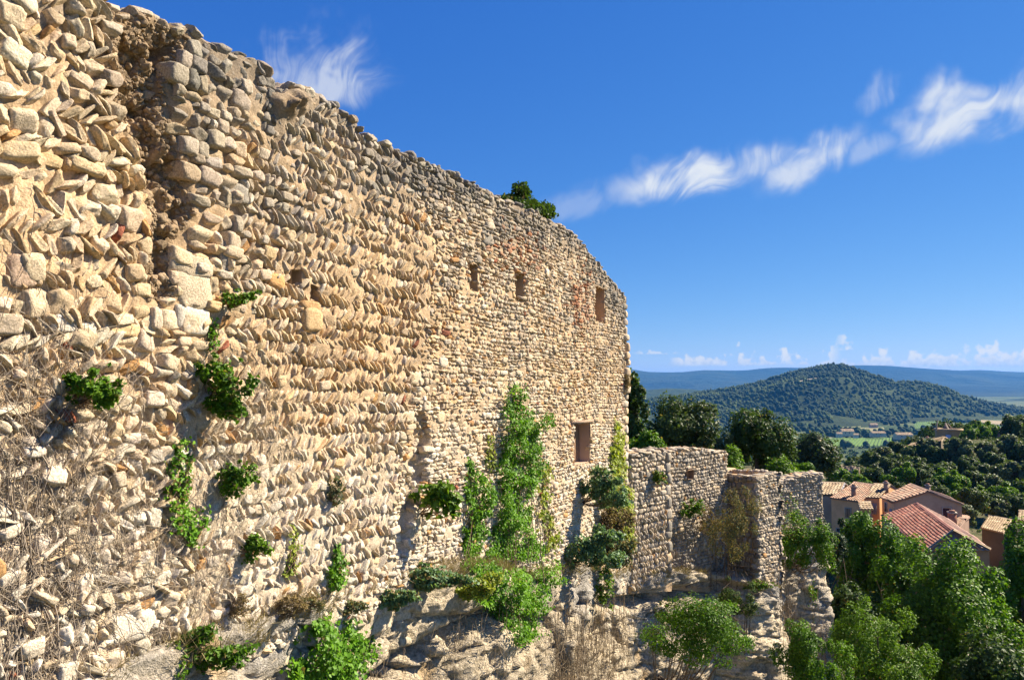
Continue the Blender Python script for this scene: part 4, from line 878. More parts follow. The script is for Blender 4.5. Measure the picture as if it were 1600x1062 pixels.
ivy('ivy', 'yellow green creeper drip on the white stones at lower left of centre', U, [(450, 822), (458, 822), (462, 880), (450, 900), (438, 898), (446, 860)], 'yellow', 240, .06, .1, seed=13)
wall_plant('wall_bush', 'dark green bush leaning out of the wall at far left with a long shadow', U, 112, 605, 40, 42, 'plane', 1100, .075, .42)
wall_plant('wall_bush', 'round leafy bush with red brown stems in the middle of the near bay', U, 325, 600, 45, 58, 'plane', 1700, .08, .42, dead=.08)
wall_plant('wall_plant', 'small flat topped plant highest on the masonry of the near bay', U, 358, 468, 34, 18, 'plane', 480, .065, .28, dead=.1)
wall_plant('wall_plant', 'bushy green plant with dark shadow right of the mossy creeper', U, 352, 748, 40, 36, 'plane', 800, .07, .28)
wall_plant('wall_plant', 'spreading yellow green plant low on the herringbone stones', U, 388, 856, 34, 24, 'lime', 560, .07, .22)
wall_plant('bramble', 'leafy bramble on the ledge at the bottom left corner', U, 285, 1018, 78, 46, 'plane', 2300, .075, .5, dead=.08)
wall_plant('fig_sapling', 'drooping large leaved sapling rooted in the dark seam of the wall', U, 657, 782, 34, 42, 'lime', 520, .15, .5)
wall_plant('caper_bush', 'blue green caper bush just below the walled-up doorway', U, 910, 765, 36, 42, 'caper', 2600, .12, .95)
wall_plant('caper_bush', 'biggest blue green caper bush low between ivy curtain and wall corner', U, 893, 858, 44, 44, 'caper', 3000, .12, 1.1)
wall_plant('dry_bush', 'yellowed half dry bush hanging beside the caper bushes', U, 938, 795, 36, 66, 'dry', 3000, .09, .6, dead=.3, mat='dull_leaf')
wall_plant('dry_bush', 'brown tinged shrub over the ledge below the yellow ivy strip', U, 938, 862, 48, 36, 'olive', 3000, .10, .6, dead=.3, mat='dull_leaf')
wall_plant('bramble', 'broad bramble bank with red stems along the top of the rock', None, 655, 902, 62, 26, 'caper', 2600, .085, .55, dead=.14)
wall_plant('bramble', 'grey green bramble on the ledge beside the red stemmed bank', None, 596, 932, 42, 22, 'caper', 1500, .085, .45, dead=.14)
wall_plant('bramble', 'yellow flecked bramble at the foot of the biggest ivy curtain', None, 720, 912, 38, 28, 'yellow', 1500, .085, .45, dead=.06)
wall_plant('dry_shrub', 'dusky heather like shrub just above the bottom ivy clump', None, 535, 945, 24, 14, 'olive', 500, .06, .3, dead=.3, mat='dull_leaf')
wall_plant('dry_shrub', 'brown tuft of dead stems under the lower herringbone courses', U, 432, 945, 32, 26, 'dry', 900, .07, .3, mat='dull_leaf', width=.12)
wall_plant('dry_shrub', 'olive brown tuft beside the brown dead stems', U, 468, 940, 20, 22, 'olive', 600, .06, .3, dead=.4, mat='dull_leaf', width=.14)
wall_plant('dry_shrub', 'small rusty tuft at the wall foot above the corner bramble', U, 362, 945, 18, 22, 'dry', 420, .06, .2, mat='dull_leaf', width=.12)
wall_plant('wall_plant', 'tiny dark plant in the white herringbone courses', U, 515, 770, 14, 28, 'olive', 260, .06, .15, dead=.25)
t, h = U.inv(850, 338); c = U.P(t, utop(t) + .34, -.45); rt_ = thing('crest_bush', 'compact dark green bush growing on the crest of the tall wall', 'bush', U.P(t, utop(t), -.7))
P, N_, lc, li = crown_points((0, 0, 0), (1, 1, 1), 22, 5200, lobe=(.22, .42), shell=.3); dm = np.stack([U.d * 1.9, U.n * .6, [0, 0, .62]]); V, T, C_ = leaf_arrays(c + P @ dm, N_, .11, lcols('pine', 5200), .36); mk('foliage', V, T, M['leaf'], rt_, C_)
mb = MB(); stems(mb, U.P(t, utop(t) - .1, -.7), c + (lc @ dm), .02); mb.build('stem', M['bark'], rt_, True)
wall_plant('dry_tuft', 'golden dry tuft clinging to the corner stones of the tall wall', U, 975, 596, 10, 18, 'dry', 420, .08, .2, mat='dull_leaf', width=.12)
wall_plant('wall_plant', 'green and rust plant on the buttress section near its top', Lf, 1018, 744, 22, 14, 'plane', 600, .10, .3, dead=.2)
wall_plant('wall_plant', 'bright green plant under the beam hole of the curtain wall', Lf, 1070, 792, 26, 18, 'plane', 800, .10, .4, dead=.15)
wall_plant('caper_bush', 'small caper bush at the foot of the buttress section', None, 1056, 874, 18, 24, 'caper', 800, .10, .4, dead=.1)
wall_plant('wall_plant', 'sparse light green creeper plant on the rock left of the overhang', None, 935, 915, 26, 40, 'lime', 800, .09, .25, dead=.1)
wall_plant('wall_plant', 'yellowish weed patch in the rock face right of the bare brown slope', None, 1032, 955, 22, 28, 'yellow', 500, .09, .25, dead=.1)
wall_plant('wall_plant', 'green weeds on the sunlit turret face', Lf, 1196, 800, 14, 50, 'lime', 420, .09, 1.45, dead=.15)
wall_plant('dry_shrub', 'rusty dead shrub on the wall between curtain wall and thorn bush', Lf, 1095, 812, 26, 34, 'dry', 1100, .09, .4, dead=.2, mat='dull_leaf', width=.14)
wall_plant('wall_plant', 'grass green cushion at the base of the sunlit turret face', None, 1180, 912, 30, 12, 'lime', 700, .09, .3, dead=.25)
wall_plant('wall_plant', 'hanging green weeds on the pale cliff at the right', None, 1268, 935, 30, 40, 'plane', 900, .10, .3, dead=.2)

# dry climber stems
def tangle(name, fr, poly, n, ln, rad, colr, spread=.05, up=1.0):
    poly = np.array(poly, float); lo, hi = poly.min(0), poly.max(0); mb = MB(); k = 0
    while k < n:
        u = rng.uniform(lo, hi)
        if not pip(poly, u[0:1], u[1:2])[0]: continue
        if vnoise(np.array([[u[0] / 60, u[1] / 60, 3.]]), 71)[0] < -.25 and rng.random() < .7: continue
        k += 1; m_ = int(rng.uniform(.4, 1) * ln / .07) + 4; a_ = rng.normal(math.pi / 2, .55) + (math.pi if rng.random() < .5 else 0); w_ = np.cumsum(rng.normal(0, .38, m_)) * .5 + a_
        dt = np.cumsum(np.cos(w_)) * .07; dh = np.cumsum(np.sin(w_)) * .07 * up; oo_ = .03 + spread * np.abs(np.cumsum(rng.normal(0, .35, m_)) * .3 + rng.random()); oo_ = np.clip(oo_, .02, .22)
        if fr is not None: t, h = fr.inv(*u); P = fr.P(t + dt, h + dh, oo_ + base_off(*u))
        else:
            p, nn = on_cliff(*u); sd_ = np.array([-nn[1], nn[0], 0]); P = p + sd_ * dt[:, None] + np.array([0, 0, 1.]) * dh[:, None] + nn * (oo_[:, None] + .03)
        mb.tube(P, rng.uniform(*rad), 3, np.array(colr) * rng.uniform(.6, 1.25))
    o = mb.build(name, M['dry'], None); tag(o, kind='stuff'); return o
t1 = tangle('dry_vines', U, [(-60, 480), (60, 470), (150, 590), (240, 640), (330, 760), (360, 900), (300, 990), (180, 1080), (-60, 1080)], 900, 1.2, (.0022, .0045), (.40, .33, .25))
tangle('dry_vines', U, [(-60, 640), (70, 700), (110, 860), (60, 1080), (-60, 1080)], 150, 2.0, (.003, .007), (.33, .27, .21), .07, 1.6)
tangle('dry_vines', U, [(300, 590), (420, 560), (470, 700), (430, 850), (330, 860)], 200, .9, (.002, .004), (.42, .35, .26))
tangle('dry_vines', None, [(860, 1000), (930, 965), (990, 980), (960, 1075), (860, 1075)], 800, .8, (.004, .008), (.26, .20, .135), .10, 1.3)
tangle('dry_vines', None, [(1200, 900), (1285, 900), (1290, 1010), (1220, 1030)], 200, 1.2, (.008, .014), (.26, .2, .14), .12, 1.5)
tangle('dry_vines', None, [(560, 1010), (700, 970), (860, 960), (880, 1075), (560, 1075)], 260, .6, (.003, .006), (.30, .235, .16), .06, 1.2)
def grass(name, pts, n, hgt, colr):
    """dry blades standing in tufts"""
    V = []; C_ = []
    for p, nn in pts:
        m_ = n; b = p + rng.normal(0, .10, (m_, 3)) * [1, 1, .3]; d = unit(rng.normal(size=(m_, 3)) * .45 + [0, 0, 1] + nn * .5); s = (hgt * rng.uniform(.5, 1.2, m_))[:, None]; q = unit(np.cross(d, rng.normal(size=(m_, 3)))) * .006
        e = b + d * s + np.array([0, 0, -.25]) * s * rng.random((m_, 1)); V.append(np.stack([b - q, b + q, e], 1)); C_.append(np.repeat(np.array(colr) * rng.uniform(.6, 1.3, (m_, 1)), 3, 0))
    V = np.concatenate(V).reshape(-1, 3); return tag(mk(name, V, np.arange(len(V)).reshape(-1, 3), M['dry'], None, np.concatenate(C_)), kind='stuff')
gpts = []
for _ in range(420):
    i = rng.integers(60, len(arc) - 60); j = rng.integers(2, LEDGE + 6); gpts.append((C[j, i], nor3[i]))
grass('dry_grass', gpts, 34, .30, (.30, .24, .12))
tp = []
for t in np.arange(.5, tB, .35): tp.append((Lf.P(t, ltop(t) + .02, -rng.uniform(.2, .7)), Lf.n))
grass('dry_grass', tp, 14, .16, (.34, .20, .10))
# ------------------------------------------------------------------ tiled houses
def H3(x, y, h): return np.array([x, y, CZ + h], float)
TILES = {'red': [(.30, .115, .085), (.22, .085, .07), (.35, .18, .135), (.26, .135, .11)], 'rose': [(.34, .215, .155), (.27, .16, .115), (.25, .185, .14), (.40, .27, .19)], 'straw': [(.40, .31, .20), (.34, .26, .17), (.45, .36, .25), (.30, .22, .15)], 'pink': [(.56, .36, .26), (.52, .32, .22), (.50, .30, .21), (.60, .42, .32)]}  # 'pink': sunlit side of the red roof, sunlight put into the tile colour
def roof_plane(mb, A, B, C_, D_, pal, per=.24, rowh=.42):
    per *= 1.3
    """tiled plane: A-B upper edge, C-D lower edge, rows of half-round tiles running down it"""
    A, B, C_, D_ = map(np.asarray, (A, B, C_, D_)); Lb = max(np.linalg.norm(B - A), np.linalg.norm(D_ - C_)); Lv = max(np.linalg.norm(C_ - A), np.linalg.norm(D_ - B))
    nu, nv = max(4, int(Lb / per)) , max(2, int(Lv / rowh)); un = np.cross(D_ - C_, A - C_) if np.linalg.norm(D_ - C_) > .1 else np.cross(B - C_, A - C_); un = un / np.linalg.norm(un); un = un * np.sign(un[2])
    us = np.linspace(0, 1, nu * 4 + 1); vs = np.repeat(np.linspace(0, 1, nv + 1), 2)[1:-1]; stp = np.tile([0., 1.], nv)
    uu, vv_ = np.meshgrid(us, vs); hgt = .30 * per * np.abs(np.sin(uu * nu * math.pi)) + .05 * (stp[:, None]) + .02 * vnoise(v3(uu * nu, vv_ * nv), 3)
    top = A + (B - A) * uu[..., None]; bot = C_ + (D_ - C_) * uu[..., None]; P = top + (bot - top) * vv_[..., None] + un * hgt[..., None]
    P[..., 2] += .07 * vnoise(v3(uu * Lb / 2.5, vv_ * Lv / 2.5), 9)
    ci = (np.floor(uu * nu + .01).astype(int) * 7919 + (np.floor(vv_ * nv - .01 * stp[:, None] + .005).astype(int)) * 104729); p = np.array(TILES[pal]); rr_ = _h(ci, ci * 3, ci * 7, 5) * .5 + .5
    cc_ = p[np.clip((rr_ * len(p)).astype(int), 0, len(p) - 1)] * (.85 + .3 * ((rr_ * 37) % 1))[..., None]
    mb.add(P, gridfaces(len(vs), len(us)), cc_.reshape(-1, 3))
    k = -.14 * un; mb.add(np.array([A, B, D_, C_]) + k, [[0, 1, 2, 3]], p.mean(0) * .8)
    E = np.array([A, B, D_, C_]); mb.add(np.concatenate([E + k, E + un * .03]), [[i, (i + 1) % 4, 4 + (i + 1) % 4, 4 + i] for i in range(4)], p.mean(0) * .9)
def house(name, label, e1, e2, r1, r2, zb, wallc, pal, pal2=None, cat='house', hip=0.0, wins=(), chim=(), flat=False, wall2=None, group=None, verge=None, per=.24, e3=None, e4=None, tiles=True):
    """front eave e1-e2, ridge r1-r2, back eave mirrored; walls below"""
    e1, e2, r1, r2 = map(lambda p: np.asarray(p, float), (e1, e2, r1, r2)); mir = lambda e, r: np.array([2 * r[0] - e[0], 2 * r[1] - e[1], e[2]])
    b1 = mir(e1, r1) if e3 is None else np.asarray(e3, float); b2 = mir(e2, r2) if e4 is None else np.asarray(e4, float); cen = (e1 + e2 + b1 + b2) / 4
    root = thing(name, label, cat, (cen[0], cen[1], CZ + zb), group); rb = MB(); dr = unit(r2 - r1)
    o = .28 * unit((e1 - r1) * [1, 1, 0]); rt2 = r2
    if hip: e2h, b2h = e2 + dr * hip, b2 + dr * hip
    else: e2h, b2h = e2, b2
    E1, E2, B1, B2 = e1 + .02, e2h, b1, b2h
    roof_plane(rb, r1, r2, E1, E2, pal, per); roof_plane(rb, r2, r1, B2, B1, pal2 or pal, per)
    if hip: roof_plane(rb, r2, r2 + dr * .05, B2, E2, pal2 or pal, per)
    rt = np.linspace(0, 1, 30)[:, None]; rb.tube(r1 + (r2 - r1) * rt + [0, 0, .06], .13, 6, np.array(TILES[pal]).mean(0) * 1.1)
    if hip:
        for q in (E2, B2): rb.tube(r2 + (q - r2) * rt + [0, 0, .07], .12, 6, np.array(TILES['straw']).mean(0))
    if verge is not None:
        for p_, q_ in ((r2, E2), (r2, B2)): rb.tube(p_ + (q_ - p_) * rt + [0, 0, .03], .13, 5, verge)
    rf = rb.build('roof', M['tile'], root, up=True)
    ins = .25; c4 = [e1, e2h, b2h, b1]; c4 = [p + (cen - p) * [1, 1, 0] * ins / np.linalg.norm((cen - p)[:2]) for p in c4]; wb = MB()
    wt = [np.array([p[0], p[1], p[2] - .06]) for p in c4]; wg = [np.array([p[0], p[1], CZ + zb]) for p in c4]
    quads = [(0, 1), (1, 2), (2, 3), (3, 0)]
    for i, (a_, b_) in enumerate(quads):
        wb.add([wg[a_], wg[b_], wt[b_], wt[a_]], [[0, 1, 2, 3]], wallc if (wall2 is None or i not in (1, 3)) else wall2)
    g1 = np.array([*(wt[0][:2] + wt[3][:2]) / 2, r1[2] - .16]); g2 = np.array([*(wt[1][:2] + wt[2][:2]) / 2, r2[2] - .16])
    wb.add([wt[3], wt[0], g1], [[0, 1, 2]], wall2 or wallc)
    if not hip: wb.add([wt[1], wt[2], g2], [[0, 1, 2]], wall2 or wallc)
    wb.build('wall', M['plaster'], root, out=np.array([cen[0], cen[1], cen[2] - 1]))
    for (side, u, v, w_, h_, colr, kind) in wins:
        a_, b_ = quads[side]; d = unit((wt[b_] - wt[a_]) * [1, 1, 0]); L = np.linalg.norm((wt[b_] - wt[a_])[:2]); c = wt[a_] + d * u * L; c[2] = min(wt[a_][2], wt[b_][2]) - v; nn = np.array([d[1], -d[0], 0]); nn = nn * np.sign(nn @ (c - cen)); rz = math.atan2(d[1], d[0])
        mb = MB(); fw = .09
        for sx in (-1, 1): mb.box(c + d * sx * (w_ / 2 + fw / 2) + nn * .03, (fw, .12, h_ + .2), rz, (.50, .42, .32))
        mb.box(c + nn * .03 + [0, 0, h_ / 2 + .05], (w_, .12, .1), rz, (.50, .42, .32)); mb.box(c + nn * .05 - [0, 0, h_ / 2 + .05], (w_, .16, .1), rz, (.50, .42, .32))
        if kind == 'door':
            o_ = mb.build('door', M['plaster'], root); m2 = MB(); m2.box(c + nn * .02, (w_, .06, h_), rz, colr)
            for k in range(4): m2.box(c + nn * .055 + d * (k - 1.5) * w_ / 4, (w_ / 4 - .02, .03, h_ - .04), rz, colr)
            m2.build('door_panel', M['wood'], o_)
        else:
            o_ = mb.build('window', M['plaster'], root); m2 = MB(); m2.box(c + nn * .01, (w_, .04, h_), rz); m2.build('pane', M['glass'], o_)
            if colr is not None:
                m3 = MB()
                for sx in (-1, 1):
                    m3.box(c + d * sx * (w_ * .27) + nn * .075, (w_ * .46, .05, h_), rz, colr)
                    for k in range(7): m3.box(c + d * sx * (w_ * .27) + nn * .11 + [0, 0, (k - 3) * h_ / 7.5], (w_ * .40, .03, h_ / 12), rz, np.array(colr) * .9)
                m3.build('shutter', M['wood'], o_)
    for (p, s, hh, colr) in chim:
        p = np.asarray(p, float); mb = MB(); rz = math.atan2(dr[1], dr[0]); mb.box(p + [0, 0, hh / 2 - .4], (s, s, hh + .8), rz, colr); mb.box(p + [0, 0, hh + .06], (s + .16, s + .16, .12), rz, (.42, .36, .3))
        for k in (-1, 1): mb.box(p + [k * s * .22 * math.cos(rz), k * s * .22 * math.sin(rz), hh + .22], (s * .3, s * .7, .2), rz, (.40, .22, .15))
        mb.build('chimney', M['plaster'], rf)
    return root
OR_, STONE_, SH_ = (.80, .46, .23), (.36, .30, .23), (.36, .39, .47)
A_, B_ = at(1433, 787, 87.5), at(1490, 829, 71.4); C_, D_ = at(1376, 805, 91.8), at(1440, 859, 73.2)
perp = np.array([.955, -.296, 0])
house('farmhouse', 'house with the large red tiled hipped roof nearest to the trees', C_, D_, A_, B_, -21.5, (.36, .25, .16), 'red', 'pink', hip=1.2, e3=A_ + perp * 2.6 + [0, 0, -1.3], e4=B_ + perp * 2.6 + [0, 0, -1.3], per=.30,  # right slope and hip take the palette with sunlight painted in
      wins=((0, .12, 1.6, .8, 1.2, (.35, .3, .25), 'window'), (0, .35, 1.6, .8, 1.2, (.35, .3, .25), 'window'), (0, .6, 1.6, .8, 1.2, (.35, .3, .25), 'window'), (1, .5, 1.4, .8, 1.1, (.35, .3, .25), 'window')), chim=())
house('gabled_house', 'house with a grey stone gable and dark brown door behind the large red roof', H3(44.3, 95.9, -13.8), H3(43.7, 91.4, -13.8), H3(48.6, 97.0, -12.45), H3(47.4, 90.7, -12.45), -21, OR_, 'rose', wall2=STONE_, per=.28,
      wins=((0, .35, .9, .7, 1.0, None, 'window'), (0, .75, 1.5, .6, 1.2, SH_, 'window'), (1, .78, 1.35, .85, 1.9, (.10, .035, .025), 'door'), (1, .36, .7, .35, 1.0, (.45, .4, .32), 'window')), chim=((H3(46.0, 97.8, -12.9), .45, .5, (.34, .25, .18)), (H3(50.2, 96.0, -13.2), .45, .7, (.40, .30, .22))))
house('row_house', 'narrow orange house with grey blue shutters under a straw coloured roof', H3(42.6, 96.4, -13.9), H3(44.25, 95.9, -13.9), H3(45.3, 99.6, -12.75), H3(47.0, 98.6, -12.75), -21, OR_, 'straw', per=.26, wins=((0, .5, 1.3, .85, 1.15, SH_, 'window'), (0, .5, 4.0, .85, 1.2, SH_, 'window')), chim=())
hl = house('long_house', 'orange plastered house with brown chimney and long weathered pink roof', H3(39.2, 98.2, -14.2), H3(41.3, 94.9, -14.2), H3(44.2, 102.8, -12.95), H3(45.9, 99.2, -12.95), -21, OR_, 'rose', per=.26, wins=((0, .62, 1.5, .7, 1.1, (.42, .26, .15), 'window'), (0, .3, 4.2, .8, 1.2, None, 'window')), chim=((H3(41.9, 97.4, -13.9), .5, 1.1, (.36, .23, .16)),))
house('porch', 'small lean-to porch with a pale tiled roof between the orange houses', H3(40.9, 93.6, -14.9), H3(42.5, 93.6, -14.9), H3(41.3, 95.2, -14.35), H3(42.9, 95.2, -14.35), -21, OR_, 'straw', cat='porch', per=.26, wins=((0, .5, 1.2, .7, 1.2, None, 'window'),))
house('cottage', 'small house with straw coloured roof and white verge beside the rampart end', H3(36.6, 102.2, -14.3), H3(41.5, 100.8, -14.3), H3(38.3, 105.0, -13.15), H3(43.3, 103.4, -13.15), -21, (.50, .42, .32), 'straw', verge=(.72, .66, .58), per=.28)
def chimney_stack(name, label, p, s, h, c):
    root = thing(name, label, 'chimney', p); mb = MB(); mb.box(np.array(p) + [0, 0, h / 2], (s, s * .8, h), .3, c); mb.build('shaft', M['plaster'], root); mb = MB(); mb.box(np.array(p) + [0, 0, h + .05], (s + .2, s, .14), .3, (.5, .42, .34)); mb.build('cap', M['plaster'], root)
house('outbuilding', 'low shed with red chimney right of the large red roof', at(1487, 818, 88), at(1500, 822, 84), at(1497, 808, 91), at(1508, 812, 87), -21, (.34, .22, .16), 'rose', cat='shed', chim=((at(1488, 813, 86), .75, .8, (.44, .2, .13)),))
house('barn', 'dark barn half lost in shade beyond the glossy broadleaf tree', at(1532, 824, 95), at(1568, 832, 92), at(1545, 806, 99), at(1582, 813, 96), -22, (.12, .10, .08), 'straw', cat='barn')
house('shed', 'grey sheet roofed shed at the right edge among bushes', at(1590, 812, 92), at(1625, 816, 90), at(1592, 798, 95), at(1627, 800, 93), -22, (.2, .18, .16), 'straw', cat='shed')
# ruins and houses on the ridge
def tower_drum(name, label, p, r, h, colr, cat, extra=None):
    root = thing(name, label, cat, p); a_ = np.linspace(0, 2 * math.pi, 41)[:-1]; zs = np.array([0, .3, .6, .9, 1.0]) * h; rad = r * np.array([1.05, 1.02, 1.0, .98, .98])
    V = np.stack([np.stack([p[0] + q * np.cos(a_), p[1] + q * np.sin(a_), np.full(40, p[2] + z_)], -1) for q, z_ in zip(rad, zs)]); mb = MB(); mb.add(V, gridfaces(5, 40, True), colr)
    rim = np.stack([np.stack([p[0] + q * np.cos(a_), p[1] + q * np.sin(a_), np.full(40, p[2] + z_)], -1) for q, z_ in ((r * 1.05, h - .1), (r * 1.05, h + .22), (r * .8, h + .24), (r * .8, h - .5))]); mb.add(rim, gridfaces(4, 40, True), np.array(colr) * 1.1)
    mb.add([*rim[3], [p[0], p[1], p[2] + h - .5]], [[i, (i + 1) % 40, 40] for i in range(40)], np.array(colr) * .8); mb.build('drum', M['plaster'], root, True); return root
pm = at(1483, 700, 205); tb = tower_drum('windmill_tower', 'round stone windmill tower with pale blue window on the ridge', pm, 3.2, (700 - 671) / F * 205, (.40, .29, .17), 'windmill')
top_z = pm[2] + (700 - 671) / F * 205; mb = MB(); a_ = np.linspace(0, 2 * math.pi, 25)[:-1]; cr = pm + [-.6, 0, 0]; mb.add([*[[cr[0] + .8 * math.cos(q), cr[1] + .8 * math.sin(q), top_z - .1] for q in a_], [cr[0] - .1, cr[1], top_z + 1.9]], [[i, (i + 1) % 24, 24] for i in range(24)], (.16, .12, .10)); mb.build('roof', M['wood'], tb)
mb = MB(); mb.tube([[cr[0] - .2, cr[1] - 1, top_z + 1.6], [cr[0] + 1.4, cr[1] - 1.2, top_z - .4]], .13, 5, (.3, .22, .16)); mb.build('sail_arm', M['wood'], tb)
wd = unit(-pm * [1, 1, 0]); wp = pm + wd * 3.18 + np.array([-.1, 0, 2.9]); mb = MB(); rz = math.atan2(wd[1], wd[0]) + math.pi / 2
for sx in (-1, 1): mb.box(wp + np.array([math.cos(rz), math.sin(rz), 0]) * sx * .62, (.14, .3, 1.7), rz, (.45, .36, .26))
mb.box(wp + [0, 0, .8], (1.1, .3, .12), rz, (.45, .36, .26)); wo_ = mb.build('window', M['plaster'], tb); mb = MB(); mb.box(wp, (1.1, .24, 1.5), rz, (.45, .55, .75)); mb.build('shutter', M['wood'], wo_)
ps = at(1462, 676, 204); root = thing('windmill_mast', 'leaning pale wooden mast left of the windmill tower', 'mast', ps); mb = MB(); mb.tube([ps, ps + [.3, 0, 1.7], ps + [.6, 0, 3.4]], [.22, .18, .12], 6, (.42, .33, .25)); mb.build('pole', M['wood'], root); mb = MB(); mb.tube([ps + [-.5, 0, .8], ps + [1.1, 0, 1.5]], .09, 5, (.4, .3, .22)); mb.build('crossbar', M['wood'], root)
house('stone_house', 'long low stone house with sloping straw roof in front of the windmill', at(1409, 700, 186), at(1471, 689, 176), at(1424, 693, 192), at(1476, 682, 181), -21, (.24, .19, .13), 'straw', per=.34, chim=((at(1441, 690, 186), .5, .6, (.36, .22, .15)), (at(1449, 688, 186), .45, .7, (.40, .28, .2))))
def ruin(name, label, p, w_, d_, h, rz, colr, seed):
    root = thing(name, label, 'ruin', p); mb = MB(); ca, sa = math.cos(rz), math.sin(rz); r_ = np.random.default_rng(seed)
    for (cx, cy, sx, sy) in ((0, -d_ / 2, w_, .6), (0, d_ / 2, w_, .6), (-w_ / 2, 0, .6, d_ - .62), (w_ / 2, 0, .6, d_ - .62)):
        nseg = 7
        for k in range(nseg):
            f = (k + .5) / nseg - .5; ox, oy = (cx + f * sx, cy) if sx > sy else (cx, cy + f * sy); s_ = (sx / nseg, sy) if sx > sy else (sx, sy / nseg); hh = h * r_.uniform(.72, 1.0)
            mb.box(np.array(p) + [ox * ca - oy * sa, ox * sa + oy * ca, hh / 2 - 1], (s_[0], s_[1], hh + 2), rz, np.array(colr) * r_.uniform(.85, 1.1))
    mb.build('wall', M['plaster'], root); return root
ruin('ruined_tower', 'square ruined tower with broken top beside the dark bush at the right edge', at(1564, 692, 208), 3.4, 3.4, 3.9, .4, (.24, .19, .14), 3)
ruin('ruined_gable', 'small broken stone wall with pale vertical edge above the tiled roofs', at(1326, 748, 150), 3.4, 2.0, 2.5, -.5, (.28, .22, .15), 5)
# dark rock face below the windmill
k = np.linspace(0, 1, 90); j = np.linspace(0, 1, 26); JJ, KK = np.meshgrid(j, k, indexing='ij'); rx_ = 100 + 95 * KK; ry_ = 172 - 14 * KK + 5 * np.sin(KK * 9)
zt = -14.6 - 1.4 * (1 - KK) + .8 * vnoise(v3(KK * 14, KK * 0), 3); nn_ = fbm(v3(rx_ / 5, JJ * 3), 4, 9)
rp = np.stack([rx_ + .5 * nn_, ry_ + 3.2 - 3.0 * JJ + 1.1 * nn_, CZ + zt - 7.5 * JJ + 1.0 * sst(.1, 0, JJ) * 0], -1); bk = rp[0:1] + [0, 9, -.4]; rp = np.concatenate([bk, rp])
tag(mk('rock_face', rp, gridfaces(27, 90)[:, ::-1], M['rock'], None, np.broadcast_to((.24, .21, .175), (27 * 90, 3)), True), kind='structure')

# ------------------------------------------------------------------ scrub on the far slope: a few prototypes, copied one by one
SG = 'bushes on the slope below the windmill'
LBL = {'oak': 'dark evergreen bush on the slope between tiled roofs and windmill', 'lime': 'bright green bush on the slope just above the tiled roofs', 'olive': 'grey green rounded bush on the slope between tiled roofs and windmill'}
protos = {}
def slope_bush(kind, x, y, Y, wpx):
    p = at(x, y, Y); s = wpx / 2 * Y / F; z_ = gh(p[0], p[1]) + CZ; lab = LBL[kind]
    c = np.array([p[0], p[1], max(p[2], z_ + s * .5)])
    if kind not in protos:
        protos[kind] = tree('slope_bush', lab, 'bush', (0, 0, .75), (1, 1, .85), kind, 3600, .17, nl=22, group=SG, gz=0.0, r0=.06, lobe=(.2, .38), shell=.4); r = protos[kind]
        protos[kind + '_c'] = True; r.location = (c[0], c[1], c[2] - .75 * s); r.scale = (s, s, s); return
    dup(protos[kind], (c[0], c[1], c[2] - .75 * s), rng.uniform(0, 6.28), (s * rng.uniform(.9, 1.1), s, s * rng.uniform(.85, 1.1)), lab, SG)
r_ = np.random.default_rng(21)
for (x, y, Y, w_, kd) in [(1345, 745, 150, 34, 'oak'), (1375, 742, 150, 46, 'olive'), (1402, 722, 172, 44, 'oak'), (1428, 716, 178, 50, 'oak'), (1448, 704, 178, 44, 'olive'), (1462, 722, 170, 42, 'oak'), (1398, 700, 186, 30, 'oak'), (1380, 712, 180, 36, 'olive'), (1358, 722, 170, 36, 'oak'),
    (1338, 735, 160, 30, 'olive'), (1500, 716, 168, 50, 'olive'), (1512, 733, 158, 40, 'oak'), (1540, 712, 166, 46, 'olive'), (1577, 716, 168, 52, 'olive'), (1600, 724, 165, 50, 'oak'), (1514, 694, 192, 30, 'lime'), (1532, 690, 194, 36, 'lime'), (1545, 689, 196, 32, 'lime'), (1585, 678, 196, 54, 'oak'), (1604, 668, 200, 60, 'oak'),
    (1310, 748, 122, 46, 'lime'), (1337, 752, 120, 44, 'lime'), (1368, 748, 122, 40, 'oak'), (1398, 752, 118, 44, 'lime'), (1418, 748, 118, 48, 'lime'), (1445, 748, 118, 44, 'oak'), (1470, 756, 114, 52, 'lime'), (1492, 760, 112, 44, 'lime'), (1440, 738, 135, 40, 'oak'), (1470, 742, 135, 46, 'oak'), (1412, 738, 136, 40, 'olive'),
    (1520, 752, 120, 50, 'oak'), (1548, 758, 118, 52, 'olive'), (1568, 744, 128, 56, 'olive'), (1592, 748, 125, 60, 'olive'), (1610, 772, 112, 60, 'oak'), (1575, 776, 110, 56, 'lime'), (1545, 786, 104, 50, 'oak'), (1518, 788, 100, 54, 'oak'), (1508, 806, 94, 50, 'olive'), (1498, 782, 104, 40, 'lime'), (1590, 794, 101, 50, 'oak'), (1562, 800, 100, 44, 'olive'), (1470, 770, 108, 36, 'oak'),
    (1330, 730, 200, 24, 'oak'), (1318, 760, 112, 34, 'oak'), (1525, 768, 112, 36, 'lime'), (1388, 730, 150, 36, 'oak'), (1350, 760, 112, 30, 'lime'), (1480, 735, 145, 36, 'oak'), (1455, 760, 112, 34, 'oak'), (1620, 745, 130, 60, 'oak'), (1630, 700, 175, 60, 'olive'), (1405, 762, 108, 26, 'oak'), (1430, 728, 160, 40, 'oak'), (1555, 728, 160, 44, 'oak'), (1530, 740, 140, 40, 'oak')]:
    slope_bush(kd, x, y, Y, w_)
